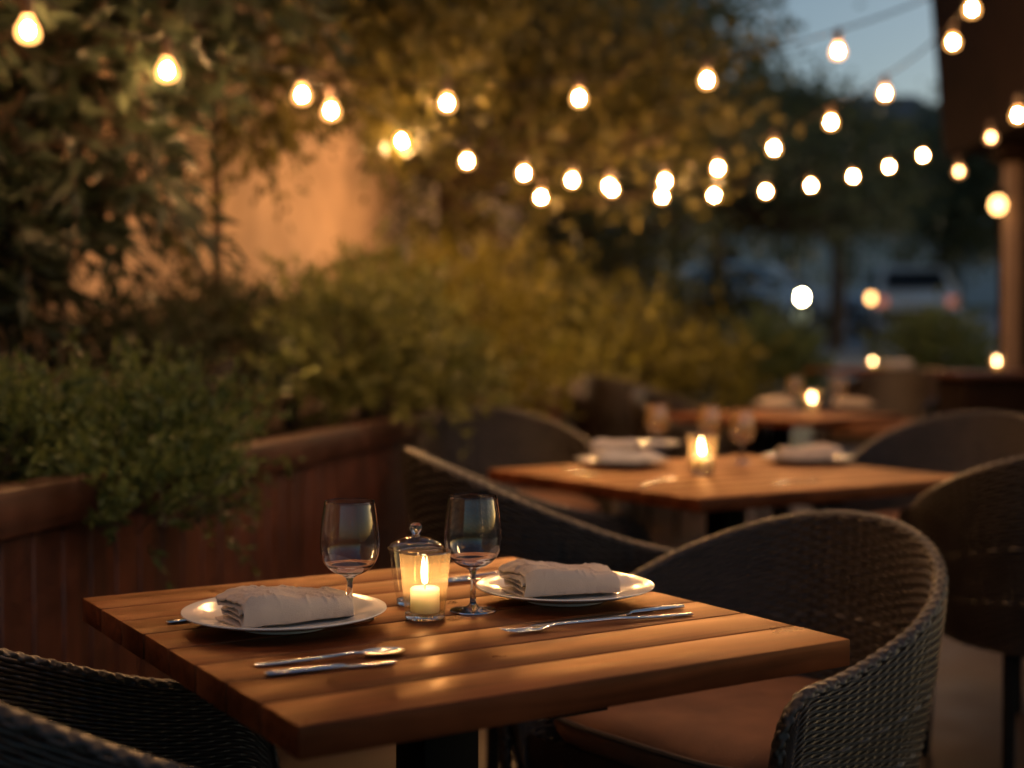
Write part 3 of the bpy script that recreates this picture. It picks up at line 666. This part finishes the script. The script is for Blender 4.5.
# ------------------------------------------------------------------ chairs
def make_chair():
    root = thing('wicker_chair', 'x', 'chair', (0, 0, 0), 0, 'dark wicker tub chairs around the tables')
    R = .31; xc = -.067; xf = .235
    arc = pi * R; st = xf - xc; tot = arc + 2 * st
    def plan(q):                       # q in metres along the U, from right arm front round the back to the left arm front
        q = np.asarray(q, float); x = np.empty_like(q); y = np.empty_like(q); nx = np.empty_like(q); ny = np.empty_like(q)
        a = q < st; c = q > st + arc; b = ~(a | c)
        x[a] = xf - q[a]; y[a] = -R + .0 * (1 - q[a] / st) ; nx[a] = 0; ny[a] = -1
        th = (q[b] - st) / R; x[b] = xc - R * np.sin(th); y[b] = -R * np.cos(th); nx[b] = -np.sin(th); ny[b] = -np.cos(th)
        q2 = q[c] - st - arc; x[c] = xc + q2; y[c] = R - .012 * (q2 / st); nx[c] = 0; ny[c] = 1
        return x, y, nx, ny
    def top(q):
        s = np.abs(q / tot * 2 - 1)    # 0 back, 1 arm front
        h = .59 + .189 * (0.5 + .5 * np.cos(np.clip(s / .93, 0, 1) * pi)) ** .95
        e = np.clip((s - .90) / .10, 0, 1); h -= .12 * (1 - np.sqrt(np.clip(1 - e * e, 0, 1)))
        return h
    z0 = .345
    su, rv = 68, 46                    # stakes and rows of the weave
    nu, nv = su * 8 + 1, rv * 6 + 1
    q = np.linspace(0, tot, nu); x, y, nx, ny = plan(q); h = top(q)
    v = np.linspace(0, 1, nv); U = q / tot * su
    row = np.minimum((v * rv).astype(int), rv - 1); fv = v * rv - row
    prof = 1 - np.abs(2 * fv - 1) ** 3.0
    cs = np.cos(pi * (U[:, None] + row[None, :])); disp = .0017 * np.sign(cs) * np.abs(cs) ** .7 + .0022 * prof[None, :] - .001
    disp = disp + .0006 * np.sin(row * 12.9898 + 3)[None, :]
    s = np.abs(q / tot * 2 - 1)
    flare = .010 * (1 - .55 * s ** 2)[:, None] * (v[None, :] ** 1.3) - .045 * (1 - v[None, :]) ** 1.6
    Z = z0 + (h - z0)[:, None] * v[None, :]
    mb = MB()
    for side, th in ((1, .011), (-1, .012)):
        o = flare + side * th + disp * side
        V = np.stack([x[:, None] + nx[:, None] * o, y[:, None] + ny[:, None] * o, Z], -1)
        if side < 0: V = V[::-1]
        mb.grid(V)
    shell = mb.build('woven_shell', M['wicker'], root)
    # braided rim, following the top and turning down the arm fronts
    mb = MB(); n = 240; qq = np.linspace(0, tot, n); x, y, nx, ny = plan(qq); h = top(qq); s = np.abs(qq / tot * 2 - 1); f = .010 * (1 - .55 * s ** 2)
    path = [np.array((x[i] + nx[i] * f[i], y[i] + ny[i] * f[i], h[i])) for i in range(n)]
    def down(p, f0): return [np.array((xf + .004, p[1] * (1 - .03 * t), p[2] - (p[2] - z0) * t)) for t in np.linspace(.06, 1, 40)]
    path = down(path[0], 0)[::-1] + path + down(path[-1], 0)
    m = len(path); k = 16; V = np.zeros((m, k, 3))
    pts = np.array(path); tn = np.gradient(pts, axis=0); tn /= np.linalg.norm(tn, axis=1, keepdims=True) + 1e-9
    side = np.stack([np.concatenate([np.zeros(40), nx, np.zeros(40)]), np.concatenate([-np.ones(40), ny, np.ones(40)]), np.zeros(m)], 1)
    side -= tn * (side * tn).sum(1, keepdims=True); side /= np.linalg.norm(side, axis=1, keepdims=True); bi = np.cross(tn, side)
    dist = np.concatenate([[0], np.cumsum(np.linalg.norm(np.diff(pts, axis=0), axis=1))])
    ng = int(dist[-1] / .0035); di = np.linspace(0, dist[-1], ng)
    rs = lambda A: np.stack([np.interp(di, dist, A[:, c]) for c in range(3)], 1)
    pts, side, bi = rs(pts), rs(side), rs(bi)
    ang = np.linspace(0, 2 * pi, 33)[:-1]
    cell = np.floor(di[:, None] / .0125); br = .0115 + .0013 * np.cos(4 * ang[None, :] + pi * (cell % 2)) + .0014 * np.abs(np.sin(di[:, None] * pi / .0125)) ** .5 - .0008
    V = pts[:, None, :] + br[..., None] * (np.cos(ang)[None, :, None] * side[:, None, :] + .8 * np.sin(ang)[None, :, None] * bi[:, None, :])
    V = np.concatenate([V, V[:, :1]], 1); mb = MB(); mb.grid(V); mb.build('braided_rim', M['rim'], root)
    # seat base (woven front apron), cushion, legs
    mb = MB(); n = 60; V = []
    for z in np.linspace(.345, .415, 20):
        V.append([(.222 + .003 * cos(pi * (i + round((z - .345) / .0038))), -.265 + .53 * i / 40, z) for i in range(41)])
    mb.grid(np.array(V)); mb.box(-.20, .218, -.20, .20, .385, .41); mb.build('seat_base', M['wicker'], root)
    mb = MB(); V = []
    nr, na = 14, 64
    def sq(a, r):                      # rounded outline of cushion: round at the back, squarer in front
        ca, sa = cos(a), sin(a); e = 2.3 if ca < 0 else 5.0
        kk = (abs(ca) ** e + abs(sa) ** e) ** (-1 / e); return (-.045 + (.275 if ca > 0 else .255) * kk * ca * r, .262 * kk * sa * r)
    prof = [(0.0, .497)] + [(t, .497 - .018 * t ** 3) for t in (.2, .4, .6, .75, .86)] + [(.94, .474), (.985, .462), (1.0, .447), (.985, .428), (.95, .415), (.5, .412), (0., .412)]
    for r, z in prof: V.append([(*sq(2 * pi * k / na, r), z + (.003 * sin(5 * k * 2 * pi / na + 9 * r) * r * (1 if z > .44 else 0))) for k in range(na + 1)])
    mb.grid(np.array(V)[::-1]); cu = mb.build('seat_cushion', M['cushion'], root)
    mb = MB(); mb.tube([(*sq(2 * pi * k / na, 1.0), .458) for k in range(na + 1)], .005, 6); mb.build('piping', M['piping'], cu)
    for sx, sy in ((.19, -.24), (.19, .24), (-.24, -.18), (-.24, .18)):
        mb = MB(); mb.tube([(sx * 1.06, sy * 1.04, .0), (sx, sy, .385)], [.012, .016], 10); mb.build('leg', M['black'], root)
    return root
chair0 = make_chair()
CH = [
    (0.369, 2.341, 220, 'wicker tub chair with tan cushion tucked at the right side of the nearest table', 1),
    (-0.395, 1.70, 34.5, 'wicker tub chair cut off by the lower left corner of the picture', 1),
    (0.185, 3.18, 12, 'dark tub chair seen from its side directly behind the two wine glasses', 1.11),
    (0.02, 5.12, -70, 'brown lit tub chair left of the folded napkins on the middle table', 1.1),
    (1.43, 4.42, 235, 'tub chair with rounded back right of the middle table plate', 1.12),
    (1.39, 3.42, 86, 'black tub chair with slim legs showing at the right edge of the picture', 1.13),
    (0.8, 8.6, 45, 'dim tub chair farthest left beyond the middle table', 1.14),
    (1.1, 7.6, -30, 'dim tub chair directly left of the round lit far table', 1.1),
    (2.45, 8.99, 235, 'dim tub chair right of the far table with candle', 1.14),
]
for i, (x, y, a, lab, sc) in enumerate(CH):
    o = chair0 if i == 0 else dup(chair0)
    o.location = (x, y, ground(y)); o.rotation_euler = (0, 0, radians(a)); o['label'] = lab; o.scale = (sc, sc, sc)

# ------------------------------------------------------------------ tables
A = np.array([.848, .530]); B = np.array([-.530, .848]); TA = math.atan2(.530, .848)
def make_table(label, fc, la, lb, mat, planks, top=.74, th=.034, base=0, ang=TA):
    """fc front corner (x,y); la along A (planks run along it), lb along B"""
    A_ = np.array([cos(ang), sin(ang)]); B_ = np.array([-sin(ang), cos(ang)])
    c = np.array(fc[:2]) + A_ * la / 2 + B_ * lb / 2
    root = thing('dining_table', label, 'table', (c[0], c[1], base), ang, 'square wooden dining tables')
    mb = MB(); w = lb / planks; g = .0016
    for i in range(planks):
        y0 = -lb / 2 + i * w; mb.rbox(-la / 2 - random.uniform(0, .0012), la / 2 + random.uniform(0, .0012), y0 + (g if i else 0), y0 + w - (g if i < planks - 1 else 0), top - th, top - random.uniform(0, .0005), .0022, 2)
    mb.build('tabletop', mat, root)
    mb = MB(); mb.box(-la / 2 + .06, la / 2 - .06, -.04, .04, top - th - .012, top - th - .001); mb.box(-.04, .04, -lb / 2 + .06, lb / 2 - .06, top - th - .022, top - th - .0125); mb.build('support_plate', M['black'], root, smooth=False)
    mb = MB(); mb.rbox(-.042, .042, -.042, .042, .02, top - th - .023, .004); mb.build('pedestal', M['black'], root)
    mb = MB(); mb.rbox(-.23, .23, -.23, .23, 0, .019, .004); mb.build('base_plate', M['black'], root)
    return root
TOP = .74
f1 = G(299, 726, TOP)
make_table('square plank table nearest the viewer with two place settings', f1, .735, .790, M['table'], 8)
f2 = G(700, 499, TOP)
make_table('wooden table in the middle with napkins glasses and a candle', f2, 1.03, .96, M['table2'], 8, ang=radians(33))
f3 = G(812, 421, TOP)
make_table('far wooden table lit by a single candle', (f3[0], f3[1]), .95, .95, M['table2'], 6, ang=radians(47))
y4 = 10.4; make_table('farthest dim table by the clipped dark bush', ((895 - 512) / F * y4, y4, 0), .8, .8, M['table2'], 6, base=ground(10.95), ang=radians(47))

# ------------------------------------------------------------------ table ware
def plate(label, loc, r=.132, grp='white plates with napkins'):
    mb = MB(); k = r / .132
    pr = [(.001, .0045), (.052, .0045), (.056, .001), (.060, .001), (.063, .005), (.078, .0075), (.092, .0105), (.112, .0155), (.130, .0205), (.132, .0220), (.1315, .0232), (.129, .0232), (.112, .0188), (.094, .0145), (.085, .0110), (.076, .0085), (.055, .0078), (.001, .0078)]
    mb.lathe([(a * k, z) for a, z in pr], n=72); o = mb.build('dinner_plate', M['china']); o.location = loc
    return tag(o, label, 'plate', grp)
def napkin(label, loc, rz, L=.178, W=.095, turns=2.05, mat='linen', seed=1, h=.040, grp='folded cloth napkins'):
    """a square of cloth folded over and over into a flat bundle, slack and creased"""
    from mathutils import noise, Vector
    rg = np.random.default_rng(seed); n = 190; m = 96
    # folded section: layers lie flat, one over the other, joined by tight bends left and right
    lay = int(round(turns * 2)) + 1; pts = []
    for q in range(lay):
        zq = h * (q + .5) / lay; y0, y1 = (-W / 2, W / 2) if q % 2 == 0 else (W / 2, -W / 2)
        ins = .004 + .012 * rg.random() * (q not in (0, lay - 1))
        a, b = y0 * (1 - 2 * ins / W), y1 * (1 - 2 * ins / W)
        for t in np.linspace(0, 1, 26): pts.append((a + (b - a) * t, zq + .12 * h / lay * sin(pi * t)))
        if q < lay - 1:
            r = h / lay / 2
            for g in np.linspace(.2, pi - .2, 6): pts.append((b + np.sign(b) * r * 1.1 * sin(g), zq + r * (1 - cos(g))))
    # last layer: the flap comes down over the front edge
    y, z = pts[-1]; sgn = np.sign(y)
    for t in np.linspace(.1, 1, 22): pts.append((y - sgn * .006 + sgn * .013 * sin(t * 2.4) / sin(1.57), z + .002 - h * .66 * (1 - cos(t * pi / 2)) - h * .12 * t))
    if sgn > 0: pts = [(-a, b) for a, b in pts]
    pts = np.array(pts); d = np.concatenate([[0], np.cumsum(np.linalg.norm(np.diff(pts, axis=0), axis=1))]); u = np.linspace(0, d[-1], n)
    cy, cz = np.interp(u, d, pts[:, 0]), np.interp(u, d, pts[:, 1])
    for _ in range(2): cy[1:-1] = (cy[:-2] + 2 * cy[1:-1] + cy[2:]) / 4; cz[1:-1] = (cz[:-2] + 2 * cz[1:-1] + cz[2:]) / 4
    f = u / u[-1]; V = np.zeros((m, n, 3)); o3 = Vector(rg.uniform(-50, 50, 3).tolist())
    for i, t in enumerate(np.linspace(-.5, .5, m)):
        e = max(0, abs(t) - .33) / .17
        swell = 1 + .16 * cos(t * 5 + seed) - .22 * e ** 2; wid = 1 + .05 * sin(4 * t + seed * 2) - .06 * e
        for j in range(n):
            x = t * L * (1 + .05 * sin(f[j] * 17 + seed) * e) + .004 * sin(f[j] * 9 + seed) * e * np.sign(t); y = cy[j] * wid + .35 * x * .12 * sin(seed); z = cz[j] * swell
            p = Vector((x * 26, y * 34, cz[j] * 22)) + o3
            big = noise.noise(p); cr = 1 - abs(noise.noise(Vector((x * 48 + y * 40, y * 30 - x * 18, f[j] * 5)) + o3)) * 2.2
            fold = max(0, cr) ** 5
            top = .35 + .65 * min(1, max(0, cz[j] / h))
            V[i, j] = (x, y + .0036 * big * top, z + (.0044 * big + .0030 * fold - .001) * top)
    hem = np.exp(-((np.abs(np.linspace(-.5, .5, m)) - .455) / .008) ** 2); V[:, int(n * .8):, 2] -= .0008 * hem[:, None]
    V[..., 2] -= V[..., 2].min() - .0015
    mb = MB(); mb.grid(V); o = mb.build('cloth_napkin', M[mat])
    s_ = o.modifiers.new('thick', 'SOLIDIFY'); s_.thickness = .0022; s_.offset = 0
    o.location = loc; o.rotation_euler = (0, 0, rz); return tag(o, label, 'napkin', grp)
def wine_glass(label, loc, h=.158, grp='stemmed wine glasses', water=False):
    k = h / .158
    root = thing('wine_glass', label, 'glass', tuple(loc), 0, grp)
    mb = MB(); out = [(.0035, .0580), (.013, .0600), (.0245, .0655), (.0335, .0745), (.0384, .0860), (.0398, .0990), (.0392, .113), (.0368, .135), (.0332, .158)]
    t = .0009
    inn = [(r - t, z + (.0015 if r < .03 else 0)) for r, z in out[::-1]]
    inn[-1] = (.001, .0605)
    # interpolate smoothly
    def dens(p, n=5):
        p = np.array(p); i = np.arange(len(p)); ii = np.linspace(0, len(p) - 1, (len(p) - 1) * n + 1)
        q = np.stack([np.interp(ii, i, p[:, 0]), np.interp(ii, i, p[:, 1])], 1)
        for _ in range(6): q[1:-1] = (q[:-2] + 2 * q[1:-1] + q[2:]) / 4
        return q.tolist()
    pr = dens(out); pin = [(max(.001, r - .0010), z + (.0022 if r < .02 else .0008 if r < .032 else 0)) for r, z in pr[::-1]]
    mb.lathe([(r * k, z * k) for r, z in pr] + [(.0327 * k, .1586 * k)] + [(r * k, z * k) for r, z in pin], n=64)
    mb.build('bowl', M['thick'] if h < .16 else M['glow_tinted'], root, recalc=True)
    if water:
        wp = [(r - .0012, z + .0010) for r, z in pr if z < .099]; wp[0] = (.001, wp[0][1] + .003)
        zt = wp[-1][1]; mb = MB(); mb.lathe([(r * k, z * k) for r, z in wp] + [((wp[-1][0] - .002) * k, (zt - .0004) * k), (.001, (zt - .0006) * k)], n=56); mb.build('water', M['water'], root, recalc=True)
    mb = MB(); st = [(.001, .0), (.0305, .0), (.0318, .001), (.031, .002), (.018, .0038), (.008, .0065), (.0046, .011), (.0037, .022), (.0034, .040), (.0038, .050), (.0055, .0560), (.0100, .0592), (.004, .0602), (.001, .0602)]
    mb.lathe([(r * k, z * k) for r, z in st], n=40); mb.build('stem', M['thick'], root, recalc=True)
    return root
def votive(label, loc, k=1., grp='candles in glass votives', lit=True):
    root = thing('votive_candle', label, 'candle', tuple(loc), 0, grp)
    mb = MB(); mb.lathe([(.0265 * k, .008 * k), (.029 * k, .03 * k), (.0315 * k, .06 * k), (.0345 * k, .090 * k)], n=48); mb.build('glass_wall', M['amber'], root)
    mb = MB(); mb.lathe([(.001, 0), (.0245 * k, .0), (.0265 * k, .002), (.0268 * k, .0079 * k), (.0245 * k, .009 * k), (.001, .0085 * k)], n=48); mb.build('glass_base', M['thick'], root, recalc=True)
    mb = MB(); mb.lathe([(.0345 * k + .0011 * cos(g), .0905 * k + .0011 * sin(g)) for g in np.linspace(0, 2 * pi, 9)], n=48); mb.build('glass_rim', M['thick'], root)
    mb = MB(); mb.lathe([(.001, .0095 * k), (.0185 * k, .0095 * k), (.0195 * k, .011 * k), (.0195 * k, .040 * k), (.0175 * k, .0425 * k), (.012 * k, .0405 * k), (.001, .0395 * k)], n=40); cd = mb.build('candle', M['wax'], root)
    mb = MB(); mb.tube([(0, 0, .039 * k), (.0005, 0, .046 * k), (.0015, 0, .049 * k)], .0009, 6); mb.build('wick', M['wick'], cd)
    if lit:
        mb = MB(); V = []
        for i, t in enumerate(np.linspace(0, 1, 16)):
            r = .0042 * k * (sin(pi * min(1, t ** .55)) ** .9) * (1 - .35 * t) + .0002; cx = -.0035 * k * sin(t * 2.6) * t
            V.append([(cx + r * cos(2 * pi * j / 12), r * sin(2 * pi * j / 12), (.0465 + .036 * t) * k) for j in range(13)])
        mb.grid(np.array(V)); mb.build('flame', M['flame'], cd)
    return root
def jar(label, loc):
    root = thing('lidded_jar', label, 'jar', tuple(loc))
    mb = MB(); mb.lathe([(.027, .008), (.031, .03), (.035, .055), (.0385, .080)], n=48); mb.build('glass_wall', M['glass'], root)
    mb = MB(); mb.lathe([(.001, 0), (.025, 0), (.027, .002), (.0272, .0079), (.025, .009), (.001, .0085)], n=48); mb.build('glass_base', M['thick'], root, recalc=True)
    mb = MB(); mb.lathe([(.0385 + .0014 * cos(g), .0805 + .0014 * sin(g)) for g in np.linspace(0, 2 * pi, 9)], n=48); mb.build('glass_rim', M['thick'], root)
    mb = MB(); mb.lathe([(.0375, .0825), (.034, .087), (.025, .092), (.014, .0955), (.005, .097)], n=48); ld = mb.build('lid', M['glass'], root)
    mb = MB(); mb.lathe([(.001, .0965), (.006, .0965), (.0045, .100), (.0065, .104), (.0085, .108), (.008, .1125), (.005, .1155), (.001, .116)], n=28); mb.build('knob', M['thick'], ld, recalc=True)
    return root
def utensil(kind, label, p, q, flip=1):
    """p: handle end, q: working end (table points)"""
    p = np.array(p); q = np.array(q); L = np.linalg.norm((q - p)[:2]); a = math.atan2(q[1] - p[1], q[0] - p[0])
    mb = MB(); z = .0022
    hn = [(0, 0, z, .0012, .0008), (.002, 0, z, .0062, .0016), (.02, 0, z, .0066, .0018), (.06, 0, z + .0006, .0052, .0019), (.095, 0, z + .0022, .0036, .0021), (.115, 0, z + .0035, .0030, .0021)]
    if kind == 'knife':
        hn = [(0, 0, z + .001, .001, .001), (.003, 0, z + .001, .0058, .0026), (.03, 0, z + .001, .0062, .0030), (.085, 0, z + .001, .0052, .0028), (.092, 0, z + .001, .0042, .0020), (.097, .001, z, .0075, .0010), (.15, .0015, z, .0088, .0008), (L - .015, .002, z, .0078, .0007), (L, .004, z, .001, .0005)]
        mb.loft(hn)
    elif kind == 'spoon':
        mb.loft(hn + [(L - .055, 0, z + .0028, .0035, .0018), (L - .049, 0, z + .0025, .006, .0012)])
        nu_, nv_ = 18, 12; V = np.zeros((nu_, nv_, 3)); cx = L - .027
        for i in range(nu_):
            for j in range(nv_):
                t = i / (nu_ - 1) * 2 - 1; s = j / (nv_ - 1) * 2 - 1
                w = .0175 * sqrt(max(0, 1 - abs(t) ** 2.2)); V[i, j] = (cx + t * .027, s * w, .0045 - .0036 * (1 - t * t) * (1 - s * s) + .0006)
        mb.grid(V); V2 = V.copy(); V2[..., 2] -= .0009; mb.grid(V2[::-1])
    else:
        mb.loft(hn + [(L - .075, 0, z + .0040, .0030, .002), (L - .062, 0, z + .0036, .0085, .0012), (L - .050, 0, z + .002, .0115, .0010), (L - .044, 0, z + .0015, .0117, .0009)])
        for k in range(4):
            y = (k - 1.5) * .0063; mb.loft([(L - .045, y, z + .0015, .0021, .0009), (L - .02, y, z + .0012, .0018, .0008), (L - .004, y * .96, z + .0035, .0012, .0006), (L, y * .95, z + .0045, .0004, .0003)], 8)
    o = mb.build(kind if kind != 'knife' else 'table_knife', M['steel'], recalc=True); o.location = (p[0], p[1], TOP + .0002); o.rotation_euler = (0, 0, a)
    if kind == 'fork': o.name = 'table_fork'
    if kind == 'spoon': o.name = 'table_spoon'
    return tag(o, label, kind, 'cutlery on the nearest table')

pz = TOP + .0004
pL = G(285, 626, TOP); pR = G(565, 600, TOP)
plate('white plate under the napkin on the left of the nearest table', (pL[0], pL[1], pz))
plate('white plate under the napkin right of the wine glasses', (pR[0], pR[1], pz), .128)
napkin('rolled beige napkin lying on the left plate of the nearest table', (pL[0] + .006, pL[1] - .002, pz + .0105), radians(27), .160, .088, 2.0, seed=14, h=.038)
napkin('folded beige napkin lying on the right plate of the nearest table', (pR[0] - .004, pR[1] + .004, pz + .0105), radians(17), .155, .095, 2.0, seed=8, h=.040)
g1 = G(350, 620, TOP); g2 = G(473, 611, TOP)
wine_glass('wine glass behind the left napkin', (g1[0], g1[1], pz), water=False); wine_glass('wine glass right of the lit candle on the nearest table', (g2[0], g2[1], pz), water=False)
v1 = G(425, 619, TOP); votive('lit candle in clear glass at the centre of the nearest table', (v1[0], v1[1], pz))
j1 = G(416, 605, TOP); jar('small glass jar with knobbed lid just behind the near candle', (j1[0], j1[1], pz))
utensil('knife', 'table knife front of the left plate, nearer the table edge', G(264, 677, TOP), G(398, 663, TOP))
utensil('spoon', 'spoon in front of the left plate', G(254, 667, TOP), G(405, 653, TOP))
utensil('fork', 'fork with dark tines in front of the right plate', G(692, 615, TOP), G(502, 635, TOP))
utensil('knife', 'table knife lying close behind the fork on the right', G(684, 608, TOP), G(528, 627, TOP))
utensil('fork', 'fork sticking out behind the left plate, handle end dark', G(166, 624, TOP), G(262, 612, TOP))
utensil('knife', 'table knife half hidden behind the left plate', G(186, 612, TOP), G(312, 602, TOP))
utensil('knife', 'table knife lying behind the right wine glass', G(420, 586, TOP), G(520, 577, TOP))
utensil('spoon', 'spoon lying farthest back behind the right wine glass', G(430, 582, TOP), G(535, 573, TOP))

# middle table
def T(px, py): q = G(px, py, TOP); return (q[0], q[1], pz)
a = T(622, 466); plate('white plate carrying stacked napkins on the middle table', a, .145)
napkin('white napkin lowest of the pile on the middle table plate', (a[0] + .01, a[1], pz + .011), radians(10), .19, .12, 2.4, 'linen2', 21, .040)
napkin('small white napkin on top of the pile on the middle table', (a[0] - .02, a[1] + .03, pz + .049), radians(-15), .13, .09, 2.4, 'linen2', 22, .030)
a = T(642, 452); plate('white side plate behind the napkin pile on the middle table', (a[0] + .06, a[1] + .16, pz), .10)
a = T(807, 463); plate('white plate with single napkin on the right of the middle table', a, .14)
napkin('beige napkin on the right plate of the middle table', (a[0], a[1], pz + .011), radians(5), .18, .11, 2.6, 'linen', 23, .045)
a = T(702, 474); votive('lit candle in glass on the middle table', a, 1.25)
for px, py, lab in ((657, 452, 'wine glass behind the napkin pile on the middle table'), (742, 463, 'wine glass right of the candle on the middle table'), (709, 455, 'wine glass directly behind the candle on the middle table')):
    wine_glass(lab, T(px, py), .165)
for (p0, p1, lab, kd) in (((560, 468), (600, 476), 'steel knife at the left edge of the middle table', 'knife'), ((640, 487), (672, 479), 'steel fork before the napkin pile on the middle table', 'fork'), ((820, 480), (770, 486), 'steel fork before the single napkin on the middle table', 'fork')):
    o = utensil(kd, lab, G(*p0, TOP), G(*p1, TOP)); o['group'] = 'cutlery on the middle table'
# far table
z3 = pz
a = T(812, 411); votive('lit candle on the far table', a, 1.3)
a = T(775, 408); plate('white plate on the left of the far table', a, .15); napkin('pale napkin on the left plate of the far table', (a[0], a[1], pz + .011), .3, .2, .13, 2.4, 'linen', 31, .05)
a = T(852, 408); plate('white plate on the right of the far table', a, .15); napkin('pale napkin on the right plate of the far table', (a[0], a[1], pz + .011), .1, .2, .13, 2.4, 'linen', 32, .045)
for px, lab in ((795, 'left wine glass behind the far table candle'), (838, 'right wine glass behind the far table candle')): wine_glass(lab, T(px, 409), .19)
# farthest table and sideboard
z4 = TOP + ground(10.95) + .0004; c4 = np.array([(895 - 512) / F * 10.4, 10.4 + .55])
plate('white plate on the farthest dim table', (c4[0] + .15, c4[1] - .05, z4), .15); napkin('pale napkin on the plate of the farthest table', (c4[0] + .15, c4[1] - .05, z4 + .011), .3, .2, .13, 2.4, 'linen2', 41, .06)
votive('small candle on the farthest dim table', (c4[0] - .05, c4[1] - .1, z4), 1.0)
votive('small candle on the dark sideboard', (3.15 - .31, 7.95, .9704), 1.0)

# ------------------------------------------------------------------ light
w = bpy.data.worlds.new('World'); S.world = w; w.use_nodes = True; nt = w.node_tree; nt.nodes.clear()
sky = nt.nodes.new('ShaderNodeTexSky'); sky.sky_type = 'NISHITA'; sky.sun_disc = False; sky.sun_elevation = radians(7.0); sky.sun_rotation = radians(62); sky.air_density = 1.0; sky.ozone_density = 2.0; sky.dust_density = 1.8
bg = nt.nodes.new('ShaderNodeBackground'); bg.inputs[1].default_value = .15; out = nt.nodes.new('ShaderNodeOutputWorld')
nt.links.new(sky.outputs[0], bg.inputs[0]); nt.links.new(bg.outputs[0], out.inputs[0])

S.view_settings.view_transform = 'Standard'; S.view_settings.look = 'None'; S.view_settings.exposure = -.08; S.view_settings.gamma = 1
S.render.engine = 'CYCLES'; cy = S.cycles
cy.use_denoising = True
try: cy.denoiser = 'OPENIMAGEDENOISE'
except Exception: pass
cy.use_adaptive_sampling = True; cy.adaptive_threshold = .02
cy.max_bounces = 10; cy.transparent_max_bounces = 16; cy.diffuse_bounces = 3; cy.glossy_bounces = 5; cy.transmission_bounces = 8
cy.sample_clamp_indirect = 4; cy.sample_clamp_direct = 0; cy.caustics_refractive = False; cy.caustics_reflective = False
cy.use_light_tree = True
